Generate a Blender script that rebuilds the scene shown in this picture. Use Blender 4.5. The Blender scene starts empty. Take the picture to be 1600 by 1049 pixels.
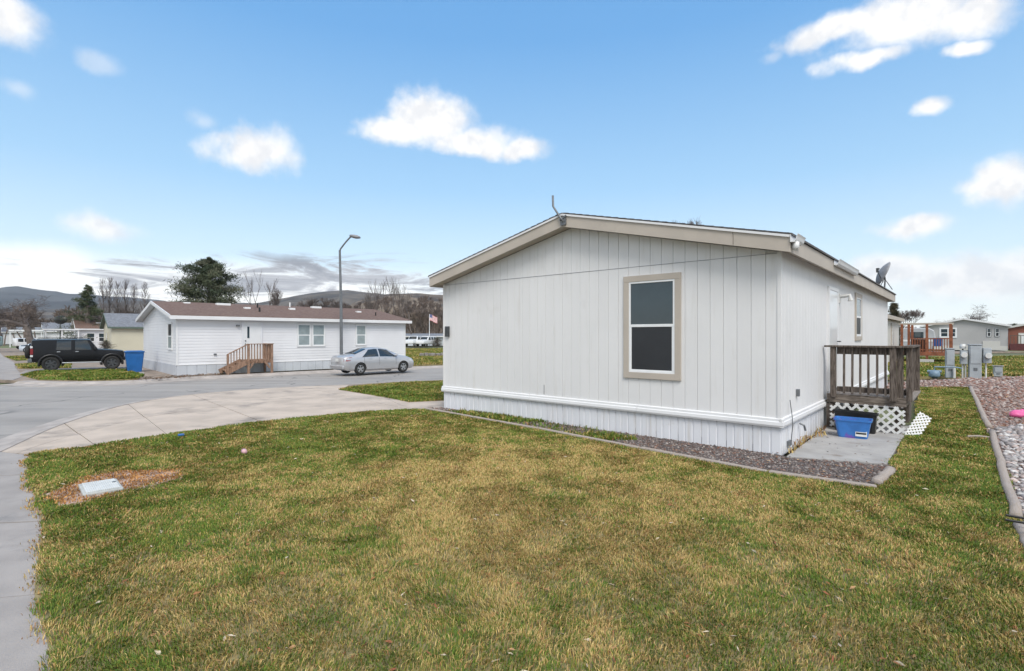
import bpy, bmesh, math, random
import numpy as np
from mathutils import Vector, Matrix
random.seed(7); RNG = np.random.default_rng(7)
SC = bpy.context.scene
COL = SC.collection
R = math.radians
# ------------------------------------------------------------------ camera
F, H, CX, CY = 808.0, 1.85, 800.0, 524.5       # focal length in photo pixels, eye height
cam = bpy.data.cameras.new('camera'); camo = bpy.data.objects.new('camera', cam); COL.objects.link(camo)
camo.location = (0, 0, H); camo.rotation_euler = (R(90), 0, 0)
cam.sensor_width = 36; cam.lens = F / 1600 * 36; cam.clip_start = 0.05; cam.clip_end = 20000
SC.camera = camo
# ------------------------------------------------------------------ light and exposure
SUN_DIR = Vector((0.10, -0.62, 0.78)).normalized()   # towards the sun
SC.view_settings.view_transform = 'Standard'; SC.view_settings.look = 'None'
SC.view_settings.exposure = 0.66; SC.view_settings.gamma = 1; SC.view_settings.use_curve_mapping = False
SUN_E, SKY_E = 2.1, 0.15
sl = bpy.data.lights.new('sun', 'SUN'); sl.energy = SUN_E; sl.angle = R(28); sl.color = (1, 0.955, 0.88)
so = bpy.data.objects.new('sun', sl); COL.objects.link(so)
so.rotation_euler = SUN_DIR.to_track_quat('Z', 'Y').to_euler(); so.location = (0, 0, 60)
W = bpy.data.worlds.new('World'); SC.world = W; W.use_nodes = True; W.cycles.sampling_method = 'NONE'
SC.cycles.use_denoising = True; SC.cycles.max_bounces = 8; SC.cycles.transparent_max_bounces = 8
SC.cycles.sample_clamp_indirect = 6.0

class NT:
    """small helper for node trees"""
    def __init__(s, tree): s.t = tree; s.n = tree.nodes; s.l = tree.links
    def new(s, kind, **kw):
        n = s.n.new(kind)
        for k, v in kw.items(): setattr(n, k, v)
        return n
    def set(s, sock, v):
        if isinstance(v, bpy.types.NodeSocket): s.l.new(v, sock)
        elif v is not None: sock.default_value = v
    def math(s, op, a, b=None, c=None, clamp=False):
        n = s.new('ShaderNodeMath', operation=op, use_clamp=clamp)
        for i, v in enumerate((a, b, c)): s.set(n.inputs[i], v)
        return n.outputs[0]
    def mix(s, f, a, b, blend='MIX'):
        n = s.new('ShaderNodeMix', data_type='RGBA', blend_type=blend)
        s.set(n.inputs[0], f); s.set(n.inputs[6], a); s.set(n.inputs[7], b); return n.outputs[2]
    def noise(s, vec, scale, detail=4, rough=0.55, dist=0):
        n = s.new('ShaderNodeTexNoise'); s.set(n.inputs['Vector'], vec)
        n.inputs['Scale'].default_value = scale; n.inputs['Detail'].default_value = detail
        n.inputs['Roughness'].default_value = rough; n.inputs['Distortion'].default_value = dist
        return n.outputs['Fac']
    def ramp(s, f, stops):
        n = s.new('ShaderNodeValToRGB'); s.set(n.inputs[0], f); e = n.color_ramp.elements
        while len(e) < len(stops): e.new(0.5)
        for el, (p, c) in zip(e, stops): el.position = p; el.color = c if len(c) == 4 else (*c, 1)
        return n.outputs[0]
    def smooth(s, x, lo, hi, a=0.0, b=1.0):
        n = s.new('ShaderNodeMapRange', interpolation_type='SMOOTHSTEP')
        s.set(n.inputs[0], x); s.set(n.inputs[1], lo); s.set(n.inputs[2], hi); s.set(n.inputs[3], a); s.set(n.inputs[4], b)
        return n.outputs[0]

def build_sky():
    k = NT(W.node_tree); k.n.clear()
    out = k.new('ShaderNodeOutputWorld'); bg = k.new('ShaderNodeBackground')
    sky = k.new('ShaderNodeTexSky', sky_type='NISHITA'); sky.sun_disc = False
    sky.sun_elevation = math.asin(SUN_DIR.z); sky.sun_rotation = math.atan2(SUN_DIR.x, SUN_DIR.y)
    sky.altitude = 300; sky.air_density = 1.2; sky.dust_density = 0.8; sky.ozone_density = 2.5
    tc = k.new('ShaderNodeTexCoord'); d = tc.outputs['Generated']
    sp = k.new('ShaderNodeSeparateXYZ'); k.l.new(d, sp.inputs[0]); x, y, z = sp.outputs
    az0 = k.math('ARCTAN2', x, y); el = k.math('ARCSINE', z)
    wn = k.new('ShaderNodeTexNoise'); wn.inputs['Scale'].default_value = 6.5; wn.inputs['Detail'].default_value = 5; wn.inputs['Roughness'].default_value = 0.6; k.l.new(d, wn.inputs['Vector'])
    ws = k.new('ShaderNodeSeparateColor'); k.l.new(wn.outputs['Color'], ws.inputs[0])
    az = k.math('ADD', az0, k.math('MULTIPLY', k.math('SUBTRACT', ws.outputs[0], 0.5), 0.085))
    elw = k.math('ADD', el, k.math('MULTIPLY', k.math('SUBTRACT', ws.outputs[1], 0.5), 0.045))
    # warped direction for ragged cloud edges
    n1 = k.noise(d, 9.0, 5, 0.6); n2 = k.noise(d, 26.0, 4, 0.6)
    rag = k.math('ADD', k.math('MULTIPLY', k.math('SUBTRACT', n1, 0.5), 1.9), k.math('MULTIPLY', k.math('SUBTRACT', n2, 0.5), 0.7))
    def blob(px, py, rw, rh, flat=1.0):
        a = math.atan((px - CX) / F); e = math.atan((CY - py) / math.hypot(F, px - CX))
        ca = math.cos(a); ra = 1.2 * rw / F * ca * ca; re = 1.16 * rh / F * ca
        u = k.math('DIVIDE', k.math('SUBTRACT', az, a), ra)
        v0 = k.math('DIVIDE', k.math('SUBTRACT', elw, e), re)
        v = k.math('MAXIMUM', v0, k.math('MULTIPLY', v0, -flat))
        return k.math('SUBTRACT', 1.0, k.math('SQRT', k.math('ADD', k.math('MULTIPLY', u, u), k.math('MULTIPLY', v, v))))
    def union(lst):
        m = lst[0]
        for b in lst[1:]: m = k.math('MAXIMUM', m, b)
        return m
    crisp = union([blob(-10, 20, 95, 62, 1.4), blob(672, 200, 84, 52, 1.5), blob(606, 212, 66, 26, 1.3), blob(745, 228, 96, 32, 1.7), blob(812, 232, 52, 20),
                   blob(1430, 30, 150, 52, 1.2), blob(1300, 50, 105, 22), blob(1360, 90, 80, 17), blob(1535, 15, 70, 34), blob(1447, 166, 40, 17), blob(1510, 70, 46, 12),
                   blob(395, 237, 84, 46, 1.2), blob(1570, 292, 74, 46, 1.2), blob(1430, 353, 68, 21)])
    soft = union([blob(155, 352, 72, 26), blob(1535, 430, 140, 46), blob(1400, 420, 90, 26),
                  blob(-260, 300, 200, 60), blob(1900, 380, 240, 70)])
    # clouds over the unseen rest of the sky, cover raised for more neutral light
    wide = k.math('SUBTRACT', k.noise(d, 2.6, 6, 0.55), 0.45)
    inside = k.math('MULTIPLY', k.smooth(k.math('ABSOLUTE', az), 0.85, 1.0, 1, 0), k.smooth(el, 0.62, 0.75, 1, 0))
    outside = k.math('SUBTRACT', 1.0, inside)
    mw = k.math('MULTIPLY', k.smooth(wide, 0.0, 0.09), outside)
    mc = k.smooth(k.math('ADD', crisp, k.math('MULTIPLY', rag, 0.70)), 0.0, 0.66)
    ms = k.math('MULTIPLY', k.smooth(k.math('ADD', soft, k.math('MULTIPLY', rag, 0.6)), 0.0, 0.75), 0.9)
    faint = union([blob(155, 92, 40, 18), blob(320, 192, 30, 20), blob(22, 140, 40, 18), blob(1200, 92, 22, 10)])
    mf = k.math('MULTIPLY', k.smooth(k.math('ADD', faint, k.math('MULTIPLY', rag, 0.7)), 0.0, 0.9), 0.35)
    white = k.math('MAXIMUM', k.math('MAXIMUM', k.math('MAXIMUM', mc, mf), ms), mw, clamp=True)
    # low bank of grey streaky cloud over the hills, pale gap beneath
    mp = k.new('ShaderNodeMapping'); mp.inputs['Scale'].default_value = (1, 1, 5.5); mp.inputs['Rotation'].default_value = (0, R(-7), 0)
    k.l.new(d, mp.inputs[0])
    st = k.noise(mp.outputs[0], 6.0, 7, 0.66, 0.9)
    bank = union([blob(430, 440, 290, 38, 1.0), blob(570, 432, 170, 34), blob(190, 444, 90, 20)])
    mb = k.smooth(k.math('ADD', bank, k.math('MULTIPLY', k.math('SUBTRACT', st, 0.50), 5.5)), 0.0, 0.8)
    mb = k.math('MULTIPLY', mb, k.smooth(bank, -0.15, 0.35))
    base = k.mix(1.0, sky.outputs[0], (SKY_E, SKY_E, SKY_E, 1), 'MULTIPLY')
    air = k.ramp(k.math('MULTIPLY', k.math('MAXIMUM', el, 0.0), 0.6366), [(0.0, (0.66, 0.70, 0.73)), (0.07, (0.47, 0.58, 0.67)), (0.17, (0.25, 0.43, 0.61)), (0.33, (0.10, 0.28, 0.54)), (0.65, (0.045, 0.21, 0.49)), (1.0, (0.04, 0.18, 0.45))])
    base = k.mix(0.80, base, air)                     # scattered light of a hazy bright day over the clear-sky model
    glow = k.math('MULTIPLY', k.smooth(union([blob(420, 470, 470, 62), blob(30, 435, 200, 58)]), 0.0, 0.6), 0.75)
    base = k.mix(glow, base, (0.85, 0.83, 0.80, 1))
    up = k.new('ShaderNodeVectorMath', operation='ADD'); k.l.new(d, up.inputs[0]); up.inputs[1].default_value = (0.0, 0.0, 0.022)
    lit = k.math('SUBTRACT', k.noise(d, 11.0, 5, 0.6), k.noise(up.outputs[0], 11.0, 5, 0.6))     # tops of the billows catch the light
    shade = k.smooth(lit, -0.11, 0.07)
    wc = k.mix(shade, (0.58, 0.59, 0.61, 1), (0.70, 0.695, 0.69, 1))
    c = k.mix(white, base, wc)
    gc = k.mix(k.smooth(st, 0.40, 0.66), (0.42, 0.43, 0.46, 1), (0.21, 0.225, 0.26, 1))
    c = k.mix(k.math('MULTIPLY', mb, 0.97), c, gc)
    k.l.new(c, bg.inputs[0]); bg.inputs[1].default_value = 1.0
    k.l.new(bg.outputs[0], out.inputs[0])
build_sky()

# ------------------------------------------------------------------ helpers
def G(px, py, z=0.0):
    """the point at height z that the photo shows at this pixel"""
    d = (H - z) * F / (py - CY); return Vector(((px - CX) / F * d, d, z))
def P(px, py, d): return Vector(((px - CX) / F * d, d, H + (CY - py) / F * d))

MATS = {}
def mat(name, col, rough=0.7, var=0.15, scale=6.0, bump=0.0, bscale=40.0, metal=0.0, col2=None, stretch=None, coat=0.0, detail=5, spec=0.5, tint=False, dirt=None, streak=None, ior=None):
    """procedural surface: two-tone noise colour, fine relief, optional stretched grain"""
    if name in MATS: return MATS[name]
    m = bpy.data.materials.new(name); m.use_nodes = True; k = NT(m.node_tree)
    b = k.n['Principled BSDF']; geo = k.new('ShaderNodeNewGeometry'); pos = geo.outputs['Position']
    if stretch:
        tc = k.new('ShaderNodeTexCoord'); mp = k.new('ShaderNodeMapping'); mp.inputs['Scale'].default_value = stretch
        k.l.new(tc.outputs['Object'], mp.inputs[0]); vec = mp.outputs[0]
    else: vec = pos
    c1 = (*[c * (1 - var) for c in col], 1); c2 = (*[min(1, c * (1 + var)) for c in (col2 or col)], 1)
    if tint:
        at = k.new('ShaderNodeAttribute'); at.attribute_name = 'tint'
        f = k.noise(vec, scale, detail); v = k.mix(f, (1 - var,) * 3 + (1,), (1 + var,) * 3 + (1,))
        c = k.mix(1.0, at.outputs['Color'], v, 'MULTIPLY')
    else:
        f = k.smooth(k.noise(vec, scale, detail), 0.32, 0.68); c = k.mix(f, c1, c2)
    if dirt:
        dc, ds, lo, hi = dirt
        c = k.mix(k.smooth(k.noise(pos, ds, 6, 0.65), lo, hi), c, (*dc, 1))
    if streak:                                        # rain-washed vertical stains
        sm_ = k.new('ShaderNodeMapping'); sm_.inputs['Scale'].default_value = (9, 9, 0.7); k.l.new(pos, sm_.inputs[0])
        c = k.mix(k.math('MULTIPLY', k.smooth(k.noise(sm_.outputs[0], 1.0, 5, 0.6), 0.52, 0.78), streak[1]), c, (*streak[0], 1))
    if ior: b.inputs['IOR'].default_value = ior
    k.l.new(c, b.inputs['Base Color'])
    b.inputs['Roughness'].default_value = rough; b.inputs['Metallic'].default_value = metal
    b.inputs['Specular IOR Level'].default_value = spec; b.inputs['Coat Weight'].default_value = coat
    if bump:
        bn = k.new('ShaderNodeBump'); bn.inputs['Strength'].default_value = bump; bn.inputs['Distance'].default_value = 0.02
        k.l.new(k.noise(vec, bscale, 4, 0.6), bn.inputs['Height']); k.l.new(bn.outputs[0], b.inputs['Normal'])
    MATS[name] = m; return m

class MB:
    """collects shapes into one mesh"""
    def __init__(s): s.v = []; s.f = []
    def add(s, vs, fs):
        o = len(s.v); s.v += [tuple(v) for v in vs]; s.f += [tuple(i + o for i in f) for f in fs]; return s
    def box(s, c, size, rot=None):
        hx, hy, hz = [q / 2 for q in size]; c = Vector(c)
        vs = [Vector((x, y, z)) for x in (-hx, hx) for y in (-hy, hy) for z in (-hz, hz)]
        if rot is not None: vs = [rot @ v for v in vs]
        return s.add([v + c for v in vs], [(0, 1, 3, 2), (4, 6, 7, 5), (0, 4, 5, 1), (2, 3, 7, 6), (0, 2, 6, 4), (1, 5, 7, 3)])
    def bx(s, x0, x1, y0, y1, z0, z1): return s.box(((x0 + x1) / 2, (y0 + y1) / 2, (z0 + z1) / 2), (abs(x1 - x0), abs(y1 - y0), abs(z1 - z0)))
    def beam(s, a, b, w, h):
        a, b = Vector(a), Vector(b); d = b - a; L = d.length; q = d.to_track_quat('X', 'Z').to_matrix()
        return s.box((a + b) / 2, (L, w, h), q)
    def tube(s, pts, rad, n=8, cap=True):
        pts = [Vector(p) for p in pts]; rad = rad if isinstance(rad, (list, tuple)) else [rad] * len(pts)
        o = len(s.v); up = None
        for i, p in enumerate(pts):
            t = (pts[min(i + 1, len(pts) - 1)] - pts[max(i - 1, 0)]).normalized()
            if up is None: up = t.orthogonal().normalized()
            up = (up - t * up.dot(t)).normalized(); sd = t.cross(up)
            for j in range(n):
                a = 2 * math.pi * j / n; s.v.append(tuple(p + (up * math.cos(a) + sd * math.sin(a)) * rad[i]))
        for i in range(len(pts) - 1):
            for j in range(n):
                a, b = o + i * n + j, o + i * n + (j + 1) % n; s.f.append((a, b, b + n, a + n))
        if cap: s.f.append(tuple(o + j for j in range(n))[::-1]); e = o + (len(pts) - 1) * n; s.f.append(tuple(e + j for j in range(n)))
        return s
    def lathe(s, prof, n=16, c=(0, 0, 0), axis='Z'):
        o = len(s.v)
        for r, z in prof:
            for j in range(n):
                a = 2 * math.pi * j / n; p = (r * math.cos(a), r * math.sin(a), z)
                if axis == 'Y': p = (p[0], p[2], p[1])
                if axis == 'X': p = (p[2], p[0], p[1])
                s.v.append((p[0] + c[0], p[1] + c[1], p[2] + c[2]))
        for i in range(len(prof) - 1):
            for j in range(n):
                a, b = o + i * n + j, o + i * n + (j + 1) % n; s.f.append((a, b, b + n, a + n))
        return s
    def prism(s, poly, z0, z1):
        n = len(poly); o = len(s.v)
        ar = sum(poly[i][0] * poly[(i + 1) % n][1] - poly[(i + 1) % n][0] * poly[i][1] for i in range(n))
        poly = list(poly) if ar > 0 else list(poly)[::-1]
        s.v += [(p[0], p[1], z0) for p in poly] + [(p[0], p[1], z1) for p in poly]
        s.f.append(tuple(o + i for i in range(n))[::-1]); s.f.append(tuple(o + n + i for i in range(n)))
        for i in range(n): j = (i + 1) % n; s.f.append((o + i, o + j, o + n + j, o + n + i))
        return s
    def mesh(s, name, m, smooth=False):
        me = bpy.data.meshes.new(name); me.from_pydata(s.v, [], s.f); me.validate()
        if m: me.materials.append(m)
        if smooth: me.polygons.foreach_set('use_smooth', [True] * len(me.polygons))
        me.update(); return me
    def build(s, name, m, parent=None, smooth=False, bevel=0, fix=False):
        me = s.mesh(name, m, smooth)
        if fix:
            bm = bmesh.new(); bm.from_mesh(me); bmesh.ops.recalc_face_normals(bm, faces=bm.faces); bm.to_mesh(me); bm.free()
        o = link(name, me, parent)
        if bevel:
            b = o.modifiers.new('bevel', 'BEVEL'); b.width = bevel; b.segments = 2; b.limit_method = 'ANGLE'
        return o
def link(name, me, parent=None, loc=None):
    o = bpy.data.objects.new(name, me); COL.objects.link(o)
    if parent: o.parent = parent
    if loc is not None: o.location = loc
    return o
def tag(o, label=None, cat=None, group=None, kind=None):
    for key, v in (('label', label), ('category', cat), ('group', group), ('kind', kind)):
        if v: o[key] = v
    return o
def thing(name, label, cat, loc=(0, 0, 0), rz=0.0, group=None, scale=1.0):
    o = bpy.data.objects.new(name, None); COL.objects.link(o); o.location = loc; o.rotation_euler = (0, 0, rz); o.scale = (scale,) * 3
    o.empty_display_size = 0.2
    return tag(o, label, cat, group)
def setting(name, mb, m, label=None, **kw): return tag(mb.build(name, m, **kw), label, None, None, 'structure')
def np_mesh(name, V, faces_flat, nper, m, tint=None, parent=None, smooth=False):
    """fast mesh from numpy: all faces have nper corners"""
    me = bpy.data.meshes.new(name); V = np.asarray(V, np.float32); fl = np.asarray(faces_flat, np.int32).ravel()
    nf = len(fl) // nper
    me.vertices.add(len(V)); me.vertices.foreach_set('co', V.ravel())
    me.loops.add(len(fl)); me.loops.foreach_set('vertex_index', fl)
    me.polygons.add(nf); me.polygons.foreach_set('loop_start', np.arange(nf, dtype=np.int32) * nper)
    if smooth: me.polygons.foreach_set('use_smooth', np.ones(nf, bool))
    me.update(calc_edges=True)
    if tint is not None:
        a = me.attributes.new('tint', 'FLOAT_COLOR', 'POINT'); c = np.ones((len(V), 4), np.float32); c[:, :3] = tint
        a.data.foreach_set('color', c.ravel())
    me.materials.append(m); return link(name, me, parent)
def curve(pts, n):
    """Catmull-Rom through pts"""
    p = [Vector(q) for q in pts]; p = [2 * p[0] - p[1]] + p + [2 * p[-1] - p[-2]]; out = []
    for i in range(1, len(p) - 2):
        for j in range(n):
            t = j / n; a, b, c, d = p[i - 1:i + 3]
            out.append(0.5 * (2 * b + (c - a) * t + (2 * a - 5 * b + 4 * c - d) * t * t + (3 * b - a - 3 * c + d) * t ** 3))
    return out + [p[-2]]
def inside(poly, xy):
    x, y = xy[:, 0], xy[:, 1]; r = np.zeros(len(x), bool); n = len(poly)
    for i in range(n):
        (x0, y0), (x1, y1) = poly[i][:2], poly[(i + 1) % n][:2]
        if y0 == y1: continue
        r ^= ((y0 > y) != (y1 > y)) & (x < (x1 - x0) * (y - y0) / (y1 - y0) + x0)
    return r
class VNoise:
    def __init__(s, seed): s.g = np.random.default_rng(seed).random((256, 256))
    def at(s, x, y, sc):
        x, y = x * sc + 57.3, y * sc + 91.7; xi, yi = np.floor(x).astype(int), np.floor(y).astype(int); fx, fy = x - xi, y - yi
        fx, fy = fx * fx * (3 - 2 * fx), fy * fy * (3 - 2 * fy); g = s.g; a, b = xi % 256, (xi + 1) % 256; c, d = yi % 256, (yi + 1) % 256
        return (g[a, c] * (1 - fx) + g[b, c] * fx) * (1 - fy) + (g[a, d] * (1 - fx) + g[b, d] * fx) * fy
    def fbm(s, x, y, sc, oct=4):
        r, a, t = 0, 0.5, 0
        for i in range(oct): r = r + a * s.at(x, y, sc * 2 ** i); t += a; a *= 0.5
        return r / t
VN = VNoise(3)

# ------------------------------------------------------------------ materials
M_concrete = mat('pale_concrete', (0.47, 0.39, 0.32), 0.85, 0.12, 1.2, 0.25, 60, dirt=((0.22, 0.19, 0.165), 0.75, 0.52, 0.74))
M_walk = mat('grey_concrete', (0.31, 0.282, 0.262), 0.85, 0.12, 1.5, 0.25, 70, dirt=((0.19, 0.18, 0.175), 1.3, 0.52, 0.8))
M_gutter = mat('gutter_concrete', (0.37, 0.33, 0.30), 0.85, 0.15, 2.0, 0.2, 60)
M_pad = mat('pad_concrete', (0.33, 0.32, 0.31), 0.85, 0.12, 2.5, 0.2, 50, dirt=((0.17, 0.13, 0.10), 2.2, 0.56, 0.75))
def asphalt():
    m = mat('worn_asphalt', (0.275, 0.255, 0.235), 0.85, 0.10, 0.35, 0.35, 90, dirt=((0.19, 0.185, 0.18), 0.22, 0.45, 0.7))
    k = NT(m.node_tree); b = k.n['Principled BSDF']; src = b.inputs['Base Color'].links[0].from_socket
    geo = k.new('ShaderNodeNewGeometry'); wob = k.new('ShaderNodeTexNoise'); wob.inputs['Scale'].default_value = 0.8; k.l.new(geo.outputs['Position'], wob.inputs['Vector'])
    ad = k.new('ShaderNodeVectorMath', operation='MULTIPLY_ADD'); k.l.new(wob.outputs['Color'], ad.inputs[0]); ad.inputs[1].default_value = (1.6, 1.6, 0); k.l.new(geo.outputs['Position'], ad.inputs[2])
    vo = k.new('ShaderNodeTexVoronoi', feature='DISTANCE_TO_EDGE'); vo.inputs['Scale'].default_value = 0.23; k.l.new(ad.outputs[0], vo.inputs['Vector'])
    cr = k.math('MULTIPLY', k.smooth(vo.outputs['Distance'], 0.003, 0.010, 1, 0), k.smooth(k.noise(geo.outputs['Position'], 0.3, 2), 0.42, 0.52))
    mp = k.new('ShaderNodeMapping'); mp.inputs['Rotation'].default_value = (0, 0, R(-44)); mp.inputs['Scale'].default_value = (0.12, 1.4, 1); k.l.new(geo.outputs['Position'], mp.inputs[0])
    stv = k.noise(mp.outputs[0], 1.0, 5, 0.6); c = k.mix(k.smooth(stv, 0.35, 0.7), src, (0.34, 0.315, 0.29, 1)); c2 = k.mix(0.85, src, c)
    k.l.new(k.mix(k.math('MULTIPLY', cr, 0.7), c2, (0.07, 0.07, 0.07, 1)), b.inputs['Base Color']); return m
M_road = asphalt()
M_soil = mat('lawn_soil', (0.22, 0.18, 0.085), 0.95, 0.3, 8, 0.6, 50)
M_dirt = mat('brown_dirt', (0.20, 0.135, 0.095), 0.95, 0.3, 3, 0.6, 30)
M_ground = mat('far_ground', (0.14, 0.13, 0.07), 0.95, 0.35, 0.08, 0.3, 4, col2=(0.10, 0.12, 0.05))
M_gravelbed = mat('gravel_base', (0.26, 0.20, 0.18), 0.95, 0.35, 14, 0.8, 60)
M_grass = mat('grass_blades', (1, 1, 1), 0.75, 0.12, 20, tint=True, spec=0.25)
M_stone = mat('stones', (1, 1, 1), 0.85, 0.2, 30, 0.3, 80, tint=True, spec=0.3)
M_white = mat('white_siding', (0.70, 0.695, 0.695), 0.55, 0.025, 0.8, 0.04, 120, dirt=((0.62, 0.61, 0.60), 1.5, 0.58, 0.85), streak=((0.58, 0.56, 0.53), 0.5))
M_gap = mat('siding_groove', (0.66, 0.655, 0.655), 0.7, 0.05)
M_skirt = mat('white_vinyl', (0.68, 0.69, 0.72), 0.45, 0.03, 1.5, dirt=((0.50, 0.47, 0.44), 3.0, 0.60, 0.85), streak=((0.50, 0.46, 0.41), 0.6))
M_trimw = mat('white_trim', (0.70, 0.70, 0.705), 0.45, 0.03, 2, dirt=((0.55, 0.53, 0.5), 5.0, 0.66, 0.85))
M_tan = mat('tan_trim', (0.44, 0.39, 0.335), 0.6, 0.05, 2, 0.05, 60, dirt=((0.34, 0.29, 0.25), 2.5, 0.6, 0.85))
M_frame = mat('white_window_frame', (0.75, 0.76, 0.77), 0.4, 0.03)
M_glass = mat('dark_glass', (0.030, 0.046, 0.056), 0.03, 0.1, 2, spec=0.5, ior=1.62)  # teal reflection painted into the base colour of the panes
M_screen = mat('insect_screen', (0.028, 0.030, 0.034), 0.45, 0.1, 2, spec=0.35)
M_blind = mat('blinds_glass', (0.27, 0.32, 0.33), 0.15, 0.1, 3, spec=0.8)
M_shingle = mat('dark_shingles', (0.10, 0.095, 0.095), 0.9, 0.3, 12, 0.5, 40)
M_shbrown = mat('brown_shingles', (0.165, 0.094, 0.072), 0.9, 0.28, 7, 0.5, 30, col2=(0.14, 0.094, 0.074))
M_shgrey = mat('grey_shingles', (0.17, 0.18, 0.20), 0.9, 0.2, 5, 0.4, 30)
M_oldwood = mat('weathered_wood', (0.082, 0.060, 0.046), 0.9, 0.35, 5, 0.5, 26, stretch=(9, 9, 1.2), col2=(0.125, 0.102, 0.086))
M_greywood = mat('silvered_wood', (0.30, 0.265, 0.235), 0.9, 0.3, 4, 0.5, 26, stretch=(1.2, 9, 9), col2=(0.22, 0.19, 0.17))
M_cedar = mat('brown_lumber', (0.24, 0.15, 0.10), 0.85, 0.25, 4, 0.4, 26, stretch=(5, 5, 1.2), col2=(0.26, 0.16, 0.11))
M_redwood = mat('red_stained_wood', (0.24, 0.085, 0.042), 0.8, 0.25, 4, 0.3, 26)
M_log = mat('bleached_timber', (0.44, 0.37, 0.31), 0.9, 0.25, 5, 0.6, 20, stretch=(1.0, 9, 9), col2=(0.30, 0.26, 0.235), dirt=((0.16, 0.13, 0.11), 4, 0.6, 0.8))
M_metal = mat('dull_steel', (0.16, 0.17, 0.18), 0.5, 0.15, 8, metal=0.4)
M_darkmetal = mat('dark_metal', (0.06, 0.065, 0.07), 0.5, 0.15, 8, metal=0.3)
M_dish = mat('dish_grey', (0.22, 0.22, 0.23), 0.55, 0.15, 8)
M_black = mat('black_plastic', (0.012, 0.012, 0.013), 0.35, 0.2, 8)
M_rubber = mat('tyre_rubber', (0.018, 0.018, 0.018), 0.8, 0.2, 20)
M_lattice = mat('white_lattice', (0.70, 0.70, 0.69), 0.5, 0.05, 6, dirt=((0.45, 0.42, 0.38), 7, 0.62, 0.85))
M_bluetote = mat('blue_tote', (0.035, 0.16, 0.46), 0.35, 0.12, 5, dirt=((0.16, 0.08, 0.40), 4.5, 0.55, 0.62))
M_bluebin = mat('blue_bin', (0.012, 0.115, 0.36), 0.45, 0.1, 4)
M_silver = mat('silver_paint', (0.52, 0.52, 0.53), 0.30, 0.02, 3, metal=0.55, coat=0.6)
M_blackpaint = mat('black_paint', (0.004, 0.0045, 0.0065), 0.3, 0.1, 3, spec=0.35)
M_whitepaint = mat('white_paint', (0.70, 0.71, 0.72), 0.3, 0.02, 3, coat=0.4)
M_autoglass = mat('auto_glass', (0.02, 0.028, 0.034), 0.05, 0.1, 2, spec=0.9)
M_suvglass = mat('tinted_glass', (0.012, 0.018, 0.022), 0.05, 0.1, 2, spec=0.9)
M_chrome = mat('alloy', (0.55, 0.56, 0.57), 0.3, 0.05, 3, metal=0.8)
M_red = mat('tail_lamp', (0.20, 0.012, 0.018), 0.5, 0.1, 5)
M_clear = mat('clear_lamp', (0.65, 0.66, 0.66), 0.15, 0.05)
M_bark = mat('grey_bark', (0.13, 0.108, 0.095), 0.95, 0.3, 3, 0.4, 20)
M_twig = mat('twigs', (0.135, 0.11, 0.10), 0.95, 0.25, 1)
M_needle = mat('pine_needles', (1, 1, 1), 0.8, 0.2, 2, tint=True, spec=0.2)
M_cabinet = mat('grey_enamel', (0.36, 0.39, 0.41), 0.5, 0.08, 3)
M_pink = mat('pink_plastic', (0.75, 0.13, 0.33), 0.4, 0.15, 6)
M_paleplastic = mat('pale_plastic', (0.62, 0.62, 0.60), 0.5, 0.08)
# ==================================================================== SETTING
setting('ground', MB().add([(-4600, -300, -0.16), (4600, -300, -0.16), (4600, 3150, -0.16), (-4600, 3150, -0.16)], [(0, 1, 2, 3)]), M_ground, 'dry grassy ground reaching to the hills')

# near kerb line K and lawn edge L, station by station
RZ = -0.10                                                     # asphalt level
K = [(-2.2, -3.4), (-4.0, -0.9), (-4.9, 1.4), (-5.7, 3.2), (-6.5, 4.9), (-7.4, 6.7)] + [tuple(G(*p)[:2]) for p in ((0, 706), (100, 662), (200, 632), (300, 617), (400, 608.5), (470, 604.5))]
L = [(0.6, -1.2), (-0.9, 1.0)] + [tuple(G(*p)[:2]) for p in ((80, 1049), (54, 930), (64, 815), (44, 742), (50, 712), (150, 697), (262, 680), (410, 660), (540, 647), (640, 640))]
Kc, Lc = curve([(x, y, 0) for x, y in K], 6), curve([(x, y, 0) for x, y in L], 6)
# asphalt
near = [(k.x - 0, k.y) for k in Kc]
farpx = [(0, 598), (60, 600), (140, 599), (210, 597), (300, 591), (400, 586), (500, 581), (600, 576.5), (690, 573), (800, 568)]
FARC = curve([G(x, y, 0) for x, y in farpx], 4)
roadpoly = near + [tuple(G(545, 602)[:2]), tuple(G(620, 597)[:2]), tuple(G(700, 594)[:2]), (3.0, 27.0), (14, 40)] + [(8, 44)] + [(p.x, p.y) for p in reversed(FARC)] + \
    [tuple(G(-60, 588)[:2]), (-60, 46), (-75, 60), (-82, 58), (-45, 14), (-30, 0), (-14, -12), (-4, -10)]
setting('road', MB().prism(roadpoly, RZ - 0.3, RZ), M_road, 'worn grey asphalt street curving past the homes')
def sweep(path, prof):
    """prof: list of (offset to the left of travel, z)"""
    mb = MB(); n = len(prof); vs = []
    for i, p in enumerate(path):
        t = (path[min(i + 1, len(path) - 1)] - path[max(i - 1, 0)]).normalized(); nr = Vector((-t.y, t.x, 0))
        vs += [(p.x + nr.x * o, p.y + nr.y * o, z) for o, z in prof]
    fs = [(i * n + j, i * n + j + 1, (i + 1) * n + j + 1, (i + 1) * n + j) for i in range(len(path) - 1) for j in range(n - 1)]
    return mb.add(vs, fs)
KE = Kc + [G(545, 601.5), G(620, 597), G(700, 593.5)]
setting('kerb', sweep(KE, [(-0.02, -0.05), (-0.02, 0.012), (0.13, 0.008), (0.17, -0.075), (0.62, -0.088), (0.63, -0.2)]), M_gutter, 'concrete kerb and gutter along the near side of the street')
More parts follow.
